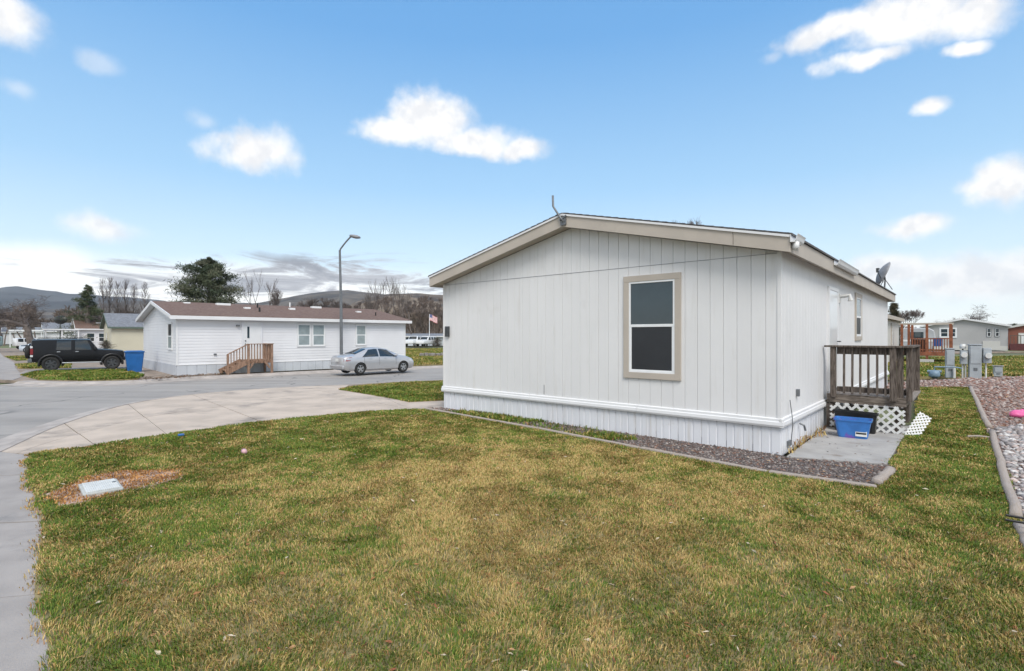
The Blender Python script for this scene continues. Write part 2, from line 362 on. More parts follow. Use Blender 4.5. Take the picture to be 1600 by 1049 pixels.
setting('gutter', sweep(FARC, [(1.0, -0.2), (0.95, 0.006), (0.55, -0.01), (0.45, -0.07), (-0.05, -0.085), (-0.07, -0.2)]), M_gutter, 'concrete gutter along the far side of the street')
# asphalt cracks on the street are in the slab joints and relief; patched pale strip
drive = tag(link('driveway', None), 'pale concrete driveway of jointed slabs between street and lawn', None, None, 'structure')
walk = tag(link('sidewalk', None), 'grey concrete sidewalk of jointed slabs beside the lawn', None, None, 'structure')
def lerp(a, b, t): return (a[0] + (b[0] - a[0]) * t, a[1] + (b[1] - a[1]) * t)
def inset(q, g):
    c = (sum(p[0] for p in q) / len(q), sum(p[1] for p in q) / len(q))
    return [(p[0] + (c[0] - p[0]) * g / max(0.3, math.dist(p, c)), p[1] + (c[1] - p[1]) * g / max(0.3, math.dist(p, c))) for p in q]
def slab(k0, k1, f0, f1, parent, m, mid=4):
    q = [lerp(Kc[k0 + (k1 - k0) * i // mid], Lc[k0 + (k1 - k0) * i // mid], f0) for i in range(mid + 1)]
    q += [lerp(Kc[k0 + (k1 - k0) * i // mid], Lc[k0 + (k1 - k0) * i // mid], f1) for i in range(mid, -1, -1)]
    MB().prism(inset(q, 0.014), -0.12, 0.004 + random.uniform(-0.003, 0.003)).build('slab', m, parent)
for i in range(6): slab(i * 6, i * 6 + 6, 0.0, 1.06, walk, M_walk, 6)
for i in range(6, 11):
    slab(i * 6, i * 6 + 6, 0.0, 0.52, drive, M_concrete, 6); slab(i * 6, i * 6 + 6, 0.52, 1.06, drive, M_concrete, 6)
q3 = [tuple(G(*p)[:2]) for p in ((470, 604.5), (545, 602), (533, 610), (600, 621), (640, 640))]
MB().prism(inset([q3[0], q3[1], q3[2], q3[3], lerp(q3[3], q3[4], 0.5), lerp(q3[0], q3[4], 0.5)], 0.008), -0.12, 0.003).build('slab', M_concrete, drive)
MB().prism(inset([lerp(q3[0], q3[4], 0.5), lerp(q3[3], q3[4], 0.5), tuple(G(655, 645)[:2]), q3[4]], 0.008), -0.12, 0.004).build('slab', M_concrete, drive)
MB().prism(inset([lerp(q3[3], q3[4], 0.5), q3[3], tuple(G(640, 629)[:2]), tuple(G(720, 622)[:2]), tuple(G(715, 641)[:2]), tuple(G(655, 645)[:2])], 0.008), -0.12, 0.004).build('slab', M_concrete, drive)
setting('drive_bed', MB().prism(near + [tuple(G(545, 602)[:2]), tuple(G(735, 615)[:2]), tuple(G(735, 645)[:2]), tuple(G(640, 650)[:2])] + [(p.x, p.y) for p in reversed(Lc[:-6])], -0.13, -0.02), M_dirt, 'dark joint bed beneath the slabs')
# lawns
edge_px = [(665, 640.5), (840, 672), (1000, 703), (1200, 741), (1372, 765)]
BED = [tuple(G(*p)[:2]) for p in edge_px]
LOGP = [tuple(G(*p)[:2]) for p in ((1514, 606), (1541, 676), (1574, 765), (1596, 832))]
LAWN = [(p.x, p.y) for p in Lc] + BED + [tuple(G(*p)[:2]) for p in ((1402, 738), (1392, 727), (1414, 683), (1430, 664), (1436, 606))] + LOGP + [(3.6, 3.2), (1.9, 1.0), (0.9, -1.0)]
setting('lawn', MB().prism(LAWN, -0.12, 0.012), M_soil, 'front lawn of patchy green and straw turf')
ISL = [tuple(G(*p)[:2]) for p in ((531, 609.5), (560, 604), (620, 599.5), (705, 596), (705, 626), (640, 629), (600, 621))]
setting('lawn', MB().prism(ISL, -0.12, 0.014), M_soil, 'small wedge of lawn between street and driveway')
LOTA = [tuple(G(*p)[:2]) for p in ((34, 587), (60, 581), (195, 578.5), (226, 587), (215, 592.5), (140, 595), (60, 594))]
LOTB = [tuple(G(*p)[:2]) for p in ((25, 570), (70, 567.5), (110, 567), (110, 575.5), (30, 576.5))]
LOTC = [tuple(G(*p)[:2]) for p in ((8, 557.5), (70, 556), (90, 561), (25, 564))]
FARL = [tuple(G(*p)[:2]) for p in ((600, 572), (700, 569), (800, 562), (800, 544), (560, 546))]
RLAWN = [tuple(G(*p)[:2]) for p in ((1380, 590), (1500, 588), (1640, 589), (1700, 572), (1640, 557), (1400, 560), (1380, 566))]
setting('neighbour_lot', MB().prism([(p.x, p.y) for p in curve([G(x, y - 4.6, 0) for x, y in farpx], 4)] + [(60, 60), (-40, 80), (-90, 75), (-60, 48), tuple(G(-40, 584)[:2])], -0.13, -0.012), mat('lot_dirt', (0.25, 0.20, 0.16), 0.95, 0.25, 1.5, 0.4, 20), 'bare dirt lots across the street')
setting('sidewalk', MB().prism([tuple(G(*p)[:2]) for p in ((-80, 588), (20, 594), (36, 588), (24, 575), (22, 566), (6, 558), (-2, 549), (-30, 549))], -0.12, 0.0), M_walk, 'pale sidewalk running away beside the parked cars')
setting('driveway', MB().prism([tuple(G(*p)[:2]) for p in ((20, 588), (40, 579), (110, 575), (222, 573), (226, 584), (120, 583))], -0.12, -0.002), M_walk, 'concrete driveway under the black car')
for nm, pl, lb in (('lawn', LOTA, 'green lawn strip beside the black car'), ('lawn', LOTB, 'narrow lawn patch behind the black car'), ('lawn', LOTC, 'far lawn patch beside the sidewalk'), ('lawn', FARL, 'park lawn beyond the silver car'), ('lawn', RLAWN, 'grass strip behind the utility boxes')):
    setting(nm, MB().prism(pl, -0.12, 0.015), M_soil, lb)
GRAV = [tuple(G(*p)[:2]) for p in ((1380, 600), (1440, 596), (1510, 592), (1640, 588), (1750, 600))] + [(26, 12), (14, 2), (5, -2), (0.9, -1.0), (1.9, 1.0), (3.6, 3.2)] + LOGP[::-1] + [tuple(G(1436, 606)[:2]), tuple(G(1380, 610)[:2])]
setting('gravel_yard', MB().prism(GRAV, -0.12, 0.004), M_gravelbed, 'reddish gravel yard beside the lawn')
A = G(1220, 712); U = Vector((0.660, 0.751, 0)).normalized(); V = Vector((-U.y, U.x, 0))
def HP(t, w, z=0): return A + U * t + V * w + Vector((0, 0, z))      # main home: t along its length, w across
BEDP = BED + [tuple(G(1396, 741)[:2]), tuple(G(1390, 727)[:2]), tuple(G(1232, 715)[:2])] + [tuple(HP(0.02, 0.05)[:2]), tuple(HP(0.02, 7.9)[:2]), tuple(G(668, 638)[:2])]
setting('gravel_bed', MB().prism(BEDP, -0.12, 0.006), mat('bed_fines', (0.11, 0.09, 0.085), 0.95, 0.35, 14, 0.8, 60), 'dark gravel bed along the gable wall')
PAD = [tuple(G(*p)[:2]) for p in ((1229, 716), (1284, 675), (1300, 664), (1424, 668), (1412, 684), (1386, 728))]
setting('concrete_pad', MB().prism(PAD, -0.1, 0.03), M_pad, 'grey concrete pad at the foot of the porch', bevel=0.006)

# hills ------------------------------------------------------------------
def ridge(name, prof, d1, d0, m, label, amp=0.06, nx=140, ny=16, seed=1):
    vn = VNoise(seed); xs = np.linspace(prof[0][0], prof[-1][0], nx); ys = np.interp(xs, [p[0] for p in prof], [p[1] for p in prof])
    Vt = []
    for j in range(ny + 4):
        f = min(j / ny, 1.0); back = max(0, j - ny)
        d = d0 + (d1 - d0) * f + back * d1 * 0.05
        X = (xs - CX) / F * d
        ztop = (CY - ys) / F * d1 + H
        z = ztop * (f ** 0.8) * (1 - 0.22 * back) - 1.0
        nz = vn.fbm(X / d1 * 6, np.full(nx, d / d1 * 6), 3.0, 5) - 0.5
        z = z + nz * amp * d1 * 0.35 * math.sin(math.pi * min(f, 0.97)) + (vn.fbm(X / d1 * 40, np.full(nx, d / d1 * 40), 1.0, 3) - 0.5) * amp * 0.05 * d1
        Vt += list(zip(X, np.full(nx, d), z))
    fs = [(j * nx + i, j * nx + i + 1, (j + 1) * nx + i + 1, (j + 1) * nx + i) for j in range(ny + 3) for i in range(nx - 1)]
    mb = MB(); mb.v = Vt; mb.f = fs
    return setting(name, mb, m, label, smooth=True)
M_hill_far = mat('far_mountain', (0.026, 0.036, 0.048), 0.95, 0.35, 0.006, col2=(0.045, 0.05, 0.055))  # blue of the distance haze painted into the mountain colour
M_hill_mid = mat('scrub_hill', (0.045, 0.043, 0.042), 0.95, 0.35, 0.012, col2=(0.085, 0.07, 0.055))
M_hill_near = mat('brown_hill', (0.10, 0.072, 0.05), 0.95, 0.35, 0.02, 0.5, 0.3, col2=(0.165, 0.125, 0.085), dirt=((0.05, 0.038, 0.03), 0.035, 0.5, 0.62))
ridge('mountain', [(-500, 470), (-250, 455), (-60, 462), (0, 450), (25, 446), (60, 452), (100, 458), (170, 462), (240, 468), (330, 480), (420, 500)], 2600, 1500, M_hill_far, 'wooded mountain beyond the street, haze blue put into its colour', 0.08, seed=4)
ridge('mountain', [(-700, 505), (-200, 490), (0, 488), (100, 482), (200, 470), (300, 472), (400, 474), (440, 466), (480, 458), (540, 453), (590, 458), (660, 470), (760, 490), (900, 512)], 1500, 700, M_hill_mid, 'dark scrubby ridge behind the white home', 0.07, seed=9)
ridge('hill', [(470, 512), (520, 486), (560, 468), (600, 459), (650, 457), (700, 460), (780, 466), (900, 480), (1100, 505), (1250, 518)], 520, 200, M_hill_near, 'brown brushy hillside behind the flag', 0.06, seed=12)
ridge('hill', [(1200, 520), (1400, 516), (1650, 512), (2000, 506), (2600, 510)], 1500, 800, M_hill_mid, 'low far rise behind the grey home', 0.03, seed=22)

# ==================================================================== MAIN HOME
WID, LEN, EAVE, RIDGE = 7.83, 14.4, 3.15, 4.05       # ridge and eave: underside of the roof deck at wall
BANDT, BANDB, SEAM = 0.572, 0.432, 3.125
home = thing('mobile_home', 'large white mobile home with tan trim and vertical siding beside the lawn', 'mobile home', A, math.atan2(U.y, U.x))
# local axes: x along the length, y across (towards far gable corner), z up
SL = (RIDGE - EAVE) / (WID / 2)
def roofz(y): return RIDGE - abs(y - WID / 2) * SL
wall = MB()
gab = [(0.02, 0.12), (WID, 0.12), (WID, EAVE), (WID / 2, RIDGE), (0.02, EAVE)]
n = 5
wall.add([(0.02, y, z) for y, z in gab] + [(LEN, y, z) for y, z in gab], [tuple(range(n)), tuple(range(n, 2 * n))[::-1]] + [(i, i + n, (i + 1) % n + n, (i + 1) % n) for i in range(n)])
wall = wall.build('wall', M_gap, home, fix=True)
NB = 36; bw = WID / NB
def board_mesh(h0, h1, w, gap, th=0.020):
    b = MB(); y0, y1 = gap / 2, w - gap / 2; c = 0.0035
    # chamfered long edges
    prof = [(0.02, y0), (-th + 0.02 + c, y0), (-th + 0.02, y0 + c), (-th + 0.02, y1 - c), (-th + 0.02 + c, y1), (0.02, y1)]
    vs = [(x, y, h0[0] if y < w / 2 else h0[1]) for x, y in prof] + [(x, y, h1[0] if y < w / 2 else h1[1]) for x, y in prof]
    m = len(prof)
    b.add(vs, [(i, (i + 1) % m, (i + 1) % m + m, i + m) for i in range(m)] + [tuple(range(m))[::-1], tuple(range(m, 2 * m))])
    return b
M_white2 = mat('white_siding_b', (0.69, 0.685, 0.685), 0.55, 0.025, 0.8, 0.04, 120)
low = board_mesh((BANDT - 0.04,) * 2, (SEAM - 0.006,) * 2, bw, 0.0045).mesh('siding_board', M_white)
low2 = board_mesh((BANDT - 0.04,) * 2, (SEAM - 0.006,) * 2, bw, 0.0045).mesh('siding_board', M_white2)
for i in range(NB):
    o = link('siding_board', low if i % 6 not in (2, 5) else low2, wall, (0, i * bw, random.uniform(-0.002, 0.002)))
    y0, y1 = i * bw, (i + 1) * bw
    if roofz(y0) > SEAM + 0.03 and roofz(y1) > SEAM + 0.03:
        link('siding_board', board_mesh((SEAM + 0.006,) * 2, (roofz(y0) - 0.01, roofz(y1) - 0.01), bw, 0.0045, 0.014).mesh('siding_board', M_white), wall, (0, y0, 0))
NS = 66; sw = LEN / NS
side = board_mesh((BANDT - 0.04,) * 2, (EAVE + 0.02,) * 2, sw, 0.004).mesh('siding_board', M_white)
for i in range(NS):
    o = link('siding_board', side, wall, ((i + 1) * sw, 0.0, 0)); o.rotation_euler = (0, 0, R(90))
# corner boards
MB().bx(-0.012, 0.05, -0.012, 0.05, BANDT - 0.03, EAVE).build('corner_trim', M_white, home, bevel=0.004)
MB().bx(-0.012, 0.05, WID - 0.05, WID + 0.012, BANDT - 0.03, EAVE).build('corner_trim', M_white, home, bevel=0.004)
MB().bx(-0.006, 0.01, 0.03, WID - 0.03, SEAM - 0.0035, SEAM + 0.0045).build('seam_flashing', mat('flashing_grey', (0.33, 0.33, 0.34), 0.5), home)
# belly band: stepped vinyl moulding, in lengths
def band(x0, x1, front):
    b = MB(); pr = [(0.0, BANDT), (0.028, BANDT - 0.012), (0.03, BANDT - 0.05), (0.045, BANDT - 0.06), (0.05, BANDB + 0.03), (0.04, BANDB), (0.0, BANDB)]
    m = len(pr); vs = []
    for s in (x0, x1):
        for o, z in pr: vs.append((-o, s, z) if front else (s, -o, z))
    b.add(vs, [(i, (i + 1) % m, (i + 1) % m + m, i + m) for i in range(m)] + [tuple(range(m)), tuple(range(m, 2 * m))[::-1]])
    b.build('band_moulding', M_trimw, home, fix=True)
for a, b in ((-0.045, 2.42), (2.424, 5.0), (5.004, WID + 0.04)): band(a, b, True)
for a, b in ((-0.045, 3.6), (3.604, 7.2), (7.204, LEN)): band(a, b, False)
# skirting: ribbed vinyl panels
skirt = MB().bx(0.03, LEN, 0.03, WID, -0.05, BANDB).build('skirting', mat('skirting_groove', (0.46, 0.47, 0.50), 0.6), home)
def skirt_mesh(w, z0=-0.02):
    b = MB(); pr = [(0.03, 0.004), (0.006, 0.010), (0.004, w * 0.32), (0.014, w * 0.345), (0.014, w * 0.38), (0.004, w * 0.405), (0.004, w * 0.66), (0.014, w * 0.685), (0.014, w * 0.72), (0.004, w * 0.745), (0.006, w - 0.010), (0.03, w - 0.004)]
    m = len(pr); vs = [(x, y, z0) for x, y in pr] + [(x, y, BANDB + 0.01) for x, y in pr]
    return b.add(vs, [(i, (i + 1) % m, (i + 1) % m + m, i + m) for i in range(m)])
skm = skirt_mesh(WID / 19).mesh('skirting_panel', M_skirt)
for i in range(19): link('skirting_panel', skm, skirt, (random.uniform(-0.003, 0.003), i * WID / 19, 0)).rotation_euler = (R(random.uniform(-0.5, 0.5)), R(random.uniform(-0.4, 0.4)), 0)
skm2 = skirt_mesh(LEN / 34).mesh('skirting_panel', M_skirt)
for i in range(34):
    o = link('skirting_panel', skm2, skirt, ((i + 1) * LEN / 34, random.uniform(0, 0.006), 0)); o.rotation_euler = (R(random.uniform(-1.2, 1.2)), 0, R(90 + random.uniform(-0.8, 0.8)))
# roof
OV, OE = 0.30, 0.20
def roof_half(sgn):
    ya, yb = WID / 2, (-OE if sgn < 0 else WID + OE)
    za, zb = RIDGE + 0.22, RIDGE + 0.22 - (WID / 2 + OE) * SL
    b = MB(); th = 0.032
    b.add([(-OV - 0.02, ya, za), (-OV - 0.02, yb + sgn * 0.03, zb), (-OV - 0.02, yb + sgn * 0.03, zb + th), (-OV - 0.02, ya, za + th),
           (LEN + OV, ya, za), (LEN + OV, yb + sgn * 0.03, zb), (LEN + OV, yb + sgn * 0.03, zb + th), (LEN + OV, ya, za + th)],
          [(0, 1, 2, 3), (7, 6, 5, 4), (0, 4, 5, 1), (1, 5, 6, 2), (2, 6, 7, 3)])
    return b, zb
roof = None
for sgn in (-1, 1):
    b, zb = roof_half(sgn); o = b.build('roof', M_shingle, home, fix=True)
    roof = roof or o
# shingle courses on the roof
crs = MB().bx(-OV - 0.025, LEN + OV + 0.005, -0.06, 0.06, -0.004, 0.004).mesh('shingle_course', M_shingle)
for sgn in (-1, 1):
    for i in range(26):
        y = WID / 2 + sgn * (0.10 + i * 0.158); z = RIDGE + 0.254 - abs(y - WID / 2) * SL
        o = link('shingle_course', crs, roof, (0, y, z)); o.rotation_euler = (-sgn * (math.atan(SL) - 0.05), 0, 0)
        # a course spans the roof; narrow strips overlap downhill
# fascia boards on the gable, in lengths with butt joints, and along the eaves
def fascia(y0, y1, sgn):
    z0, z1 = RIDGE + 0.22 - abs(y0 - WID / 2) * SL, RIDGE + 0.22 - abs(y1 - WID / 2) * SL; hh = 0.245
    b = MB(); x0, x1 = -OV, -OV + 0.03
    b.add([(x0, y0, z0 - hh), (x0, y1, z1 - hh), (x0, y1, z1), (x0, y0, z0), (x1, y0, z0 - hh), (x1, y1, z1 - hh), (x1, y1, z1), (x1, y0, z0)],
          [(0, 1, 2, 3), (7, 6, 5, 4), (0, 4, 5, 1), (1, 5, 6, 2), (2, 6, 7, 3), (3, 7, 4, 0)])
    b.build('fascia_board', M_tan, home, fix=True, bevel=0.004)
fascia(WID / 2 - 0.002, 0.62, -1); fascia(0.612, -OE, -1); fascia(WID / 2 + 0.002, WID + OE, 1)
ZE = RIDGE + 0.22 - (WID / 2 + OE) * SL
for a, b in ((-OV + 0.032, 4.1), (4.106, 8.9), (8.906, LEN + OV - 0.03)):
    MB().bx(a, b, -OE, -OE + 0.03, ZE - 0.245, ZE - 0.002).build('fascia_board', M_tan, home, bevel=0.004)
MB().bx(-OV + 0.032, LEN + OV, WID + OE - 0.03, WID + OE, ZE - 0.245, ZE - 0.002).build('fascia_board', M_tan, home)
MB().bx(LEN + OV - 0.028, LEN + OV - 0.002, -OE, 0.4, ZE - 0.245, ZE + 0.02).build('fascia_board', M_tan, home)
# drip edge: thin pale strip under the shingles of the gable
for sgn in (-1, 1):
    y1 = -OE if sgn < 0 else WID + OE
    MB().beam((-OV - 0.012, WID / 2, RIDGE + 0.212), (-OV - 0.012, y1, ZE - 0.008), 0.02, 0.035).build('drip_edge', M_trimw, home)
# soffit
for sgn in (-1, 1):
    ya, yb = (0.0, -OE + 0.03) if sgn < 0 else (WID, WID + OE - 0.03)
    MB().add([(-OV + 0.03, ya, EAVE + 0.01), (LEN + OV - 0.03, ya, EAVE + 0.01), (LEN + OV - 0.03, yb, ZE - 0.2), (-OV + 0.03, yb, ZE - 0.2)], [(0, 1, 2, 3)]).build('soffit', M_tan, home)
    MB().add([(-OV + 0.03, WID / 2, RIDGE - 0.0), (0.0, WID / 2, RIDGE - 0.0), (0.0, ya, EAVE + 0.0), (-OV + 0.03, ya, EAVE + 0.0)], [(0, 1, 2, 3)]).build('soffit', M_tan, home)
# gutter: outlet piece at the front corner and one remaining length along the eave
def gutter(x0, x1):
    b = MB(); pr = [(-0.005, 0.0), (-0.005, -0.11), (-0.06, -0.115), (-0.085, -0.08), (-0.10, -0.03), (-0.115, 0.0), (-0.105, 0.004), (-0.07, -0.09), (-0.015, -0.1), (-0.012, 0.0)]
    m = len(pr); vs = [(x, -OE + y, ZE + 0.01 + z) for x in (x0, x1) for y, z in pr]
    b.add(vs, [(i, (i + 1) % m, (i + 1) % m + m, i + m) for i in range(m)] + [tuple(range(m)), tuple(range(m, 2 * m))[::-1]])
    return b.build('gutter', M_trimw, home, fix=True)
gutter(-OV - 0.03, 0.15); g2 = gutter(3.0, 5.4)
MB().tube([(-OV + 0.08, -OE - 0.06, ZE - 0.09), (-OV + 0.08, -OE - 0.055, ZE - 0.17), (-OV + 0.10, -OE - 0.04, ZE - 0.2)], [0.045, 0.05, 0.035], 10).build('gutter_outlet', M_trimw, home, smooth=True)
# ---- windows
def window(parent, c0, c1, z0, z1, axis, trim=0.11, rail=None, lower=M_screen, upper=M_glass, frame=M_frame, trimm=M_tan, th=0.035, name='window'):
    """axis 'f': on the plane x=0 facing -x, spans y; axis 's': on the plane y=0 facing -y, spans x"""
    def bx(m, a, b, za, zb, d0, d1, nm, par, bev=0.003):
        mb = MB().bx(-d1, -d0, a, b, za, zb) if axis == 'f' else MB().bx(a, b, -d1, -d0, za, zb)
        return mb.build(nm, m, par, bevel=bev)
    rail = rail or (z0 + z1) / 2; pd = 0.026 if th > 0.04 else 0.012
    w = bx(lower, c0 + trim + 0.03, c1 - trim - 0.03, z0 + trim + 0.02, z1 - trim - 0.02, -0.02, 0.006, name, parent, 0)
    if trim > 0.02:
        bx(trimm, c0, c1, z1 - trim, z1, 0.0, th, 'window_trim', w); bx(trimm, c0, c1, z0, z0 + trim, 0.0, th, 'window_trim', w)
        bx(trimm, c0, c0 + trim, z0 + trim, z1 - trim, 0, th - 0.002, 'window_trim', w); bx(trimm, c1 - trim, c1, z0 + trim, z1 - trim, 0, th - 0.002, 'window_trim', w)
    a, b, za, zb = c0 + trim, c1 - trim, z0 + trim, z1 - trim; fw = 0.035; d = th - 0.008
    bx(frame, a, b, zb - fw, zb, 0, d, 'frame', w); bx(frame, a, b, za, za + fw, 0, d, 'frame', w)
    bx(frame, a, a + fw, za + fw, zb - fw, 0, d - 0.001, 'frame', w); bx(frame, b - fw, b, za + fw, zb - fw, 0, d - 0.001, 'frame', w)
    bx(frame, a + fw, b - fw, rail - 0.025, rail + 0.025, 0, d - 0.003, 'rail', w)
    bx(upper, a + fw, b - fw, rail + 0.025, zb - fw, 0.004, pd, 'pane', w, 0)
    bx(lower, a + fw + 0.02, b - fw - 0.02, za + fw + 0.02, rail - 0.025, 0.004, pd + 0.004, 'pane', w, 0)
    bx(frame, a + fw, a + fw + 0.02, za + fw, rail - 0.025, 0, d - 0.006, 'frame', w, 0); bx(frame, b - fw - 0.02, b - fw, za + fw, rail - 0.025, 0, d - 0.006, 'frame', w, 0)
    bx(frame, a + fw + 0.02, b - fw - 0.02, za + fw, za + fw + 0.02, 0, d - 0.006, 'frame', w, 0)
    return w
window(home, 1.585, 2.70, 1.06, 2.955, 'f', rail=2.03)
window(home, 7.0, 8.05, 1.72, 2.95, 's')
# ---- door, light, outlet, small fittings on the long wall
door = MB().bx(3.60, 4.52, -0.03, 0.0, 0.72, 2.80).build('door', M_whitepaint, home, bevel=0.004)
for a, b, za, zb in ((3.53, 3.60, 0.70, 2.87), (4.52, 4.59, 0.70, 2.87), (3.60, 4.52, 2.80, 2.87)): MB().bx(a, b, -0.04, 0.0, za, zb).build('door_frame', M_trimw, door)
MB().tube([(4.44, -0.03, 1.72), (4.44, -0.09, 1.72)], 0.012).tube([(4.46, -0.09, 1.72), (4.34, -0.09, 1.72)], 0.014).build('door_handle', M_darkmetal, door)
pl = MB().bx(4.78, 4.92, -0.03, 0, 2.58, 2.78).build('porch_lamp', M_paleplastic, home); MB().tube([(4.85, -0.03, 2.72), (4.85, -0.2, 2.74), (4.85, -0.22, 2.62)], [0.035, 0.045, 0.055], 8).build('lamp_shade', M_paleplastic, pl)
MB().bx(0.93, 1.0, -0.05, 0, 0.83, 0.95).build('socket_cover', M_metal, home, bevel=0.004)
MB().bx(0.38, 0.55, -0.03, 0.02, 0.08, 0.16).build('skirt_vent', M_metal, skirt)
MB().tube([(0.42, -0.03, 0.82), (0.42, -0.06, 0.58), (0.43, -0.07, 0.42), (0.45, -0.04, 0.16)], 0.006, 5).build('cable', M_darkmetal, home)
MB().tube([(1.1, -0.02, 0.36), (1.1, -0.09, 0.33), (1.14, -0.10, 0.24)], 0.018, 6).build('hose_tap', M_metal, skirt)
MB().bx(-0.05, -0.012, WID - 0.24, WID - 0.10, 1.82, 2.08).build('number_plate', M_darkmetal, home, bevel=0.004)
MB().bx(-0.006, 0.0, 4.60, 4.61, 0.6, 0.8).build('crack_filler', M_metal, home)
# bent mast bracket at the ridge
MB().tube([(-OV - 0.04, WID / 2 - 0.06, RIDGE + 0.05), (-OV - 0.05, WID / 2 + 0.02, RIDGE + 0.16), (-OV - 0.05, WID / 2 + 0.14, RIDGE + 0.33), (-OV - 0.05, WID / 2 + 0.19, RIDGE + 0.40), (-OV - 0.05, WID / 2 + 0.20, RIDGE + 0.62)], 0.022, 8).build('mast_pipe', M_metal, home, smooth=True)
MB().bx(-OV - 0.03, -OV, WID / 2 - 0.10, WID / 2 + 0.03, RIDGE - 0.005, RIDGE + 0.13).beam((-OV - 0.02, WID / 2 - 0.11, RIDGE + 0.18), (-OV - 0.045, WID / 2 + 0.04, RIDGE + 0.10), 0.03, 0.03).beam((-OV - 0.035, WID / 2 - 0.09, RIDGE + 0.0), (-OV - 0.045, WID / 2 + 0.03, RIDGE + 0.16), 0.02, 0.02).build('mast_bracket', M_metal, home)

# ---- satellite dish on the far end of the eave
dl = HP(12.9, -0.02, ZE + 0.10)
dish = thing('satellite_dish', 'grey satellite dish on struts at the far roof edge', 'satellite dish', dl, math.atan2(U.y, U.x))
dm = MB(); rows, segs = 5, 20
for i in range(rows + 1):
    r = i / rows
    for j in range(segs):
        a = 2 * math.pi * j / segs; dm.v.append((0.34 * r * math.cos(a), 0.15 * r * r - 0.15, 0.44 * r * math.sin(a)))
dm.f = [(i * segs + j, i * segs + (j + 1) % segs, (i + 1) * segs + (j + 1) % segs, (i + 1) * segs + j) for i in range(rows) for j in range(segs)]
d_o = dm.build('reflector', M_dish, dish, smooth=True); d_o.rotation_euler = (R(-24), 0, R(203)); d_o.location = (0.0, 0, 0.52)
sm = d_o.modifiers.new('s', 'SOLIDIFY'); sm.thickness = 0.012
MB().tube([(0.30, 0, 0.0), (0.30, -0.02, 0.35), (0.16, 0, 0.62)], 0.024, 8).build('mast', M_metal, dish)
MB().box((0.14, 0, 0.60), (0.12, 0.10, 0.16)).build('bracket', M_darkmetal, dish)
for y in (-0.2, 0.2): MB().tube([(0.30, 0, 0.4), (0.55, y, 0.02)], 0.012, 6).build('strut', M_metal, dish)
MB().tube([(-0.05, 0, 0.25), (-0.62, 0.1, 0.55)], 0.014, 6).build('feed_arm', M_metal, dish)
MB().box((-0.64, 0.1, 0.60), (0.08, 0.07, 0.14)).tube([(-0.62, 0.1, 0.64), (-0.5, 0.08, 0.66)], 0.035, 8).build('receiver', M_darkmetal, dish)
MB().box((0.3, 0, -0.02), (0.26, 0.2, 0.04)).build('foot_plate', M_metal, dish)

# ==================================================================== PORCH
# local axes: x along the home, y = away from the long wall is -y
porch = thing('wooden_porch', 'weathered dark wooden porch with baluster railing against the long wall', 'porch', HP(3.2, 0), math.atan2(U.y, U.x))
PD, PL, DZ, RT = 1.28, 2.0, 0.69, 1.64
M_rim = mat('dull_brown_beam', (0.125, 0.098, 0.08), 0.9, 0.35, 4, 0.5, 26, stretch=(1.2, 1.2, 9), col2=(0.18, 0.15, 0.125))
def pbox(nm, x0, x1, y0, y1, z0, z1, m=M_oldwood, par=None, bev=0.004): return MB().bx(x0, x1, -y0, -y1, z0, z1).build(nm, m, par or porch, bevel=bev)
for i in range(10):
    y = 0.06 + i * 0.137; pbox('deck_plank', 0.0, PL, y, y + 0.13, DZ - 0.04, DZ + random.uniform(-0.003, 0.003), M_greywood)
pbox('rim_joist', -0.04, 0.0, 0.06, PD + 0.04, DZ - 0.16, DZ + 0.006, M_rim); pbox('rim_joist', PL, PL + 0.04, 0.06, PD + 0.04, DZ - 0.19, DZ)
pbox('rim_joist', 0.0, PL, PD, PD + 0.04, DZ - 0.16, DZ, M_rim)
for x, y in ((0.05, 0.10), (0.05, PD - 0.14), (PL - 0.14, 0.10), (PL - 0.14, PD - 0.14)): pbox('leg', x, x + 0.09, y, y + 0.09, 0.0, DZ - 0.04)
pbox('post', -0.13, -0.04, 0.13, 0.225, DZ - 0.05, RT - 0.02); pbox('post', -0.13, -0.04, PD - 0.20, PD - 0.10, DZ - 0.06, RT - 0.02)
pbox('post', -0.04, 0.05, PD + 0.04, PD + 0.13, DZ - 0.05, RT - 0.02); pbox('post', PL - 0.1, PL, PD + 0.04, PD + 0.13, DZ - 0.05, RT - 0.02)
pbox('post', -0.03, 0.03, PD - 0.10, PD - 0.0, DZ, RT - 0.02)
pbox('top_rail', -0.15, 0.0, 0.03, PD + 0.14, RT - 0.018, RT + 0.018); pbox('top_rail', 0.0, PL, PD - 0.02, PD + 0.14, RT - 0.02, RT + 0.015)
pbox('upper_rail', -0.035, 0.0, 0.23, PD - 0.10, RT - 0.155, RT - 0.02); pbox('upper_rail', 0.05, PL - 0.1, PD + 0.0, PD + 0.035, RT - 0.155, RT - 0.02)
pbox('lower_rail', -0.035, 0.0, 0.23, PD - 0.10, DZ + 0.06, DZ + 0.16); pbox('lower_rail', 0.05, PL - 0.1, PD + 0.0, PD + 0.035, DZ + 0.05, DZ + 0.15)
for i in range(6):
    y = 0.33 + i * 0.134; o = pbox('baluster', -0.073, -0.036, y, y + 0.037, DZ + 0.03, RT - 0.02); o.rotation_euler = (R(random.uniform(-0.4, 0.4)), 0, 0)
for i in range(9):
    x = 0.14 + i * 0.2; pbox('baluster', x, x + 0.037, PD + 0.036, PD + 0.073, DZ + 0.03, RT - 0.02)
pbox('stair_tread', PL + 0.04, PL + 0.32, 0.15, 1.2, 0.42, 0.46, M_greywood); pbox('stair_tread', PL + 0.32, PL + 0.6, 0.15, 1.2, 0.2, 0.24, M_greywood)
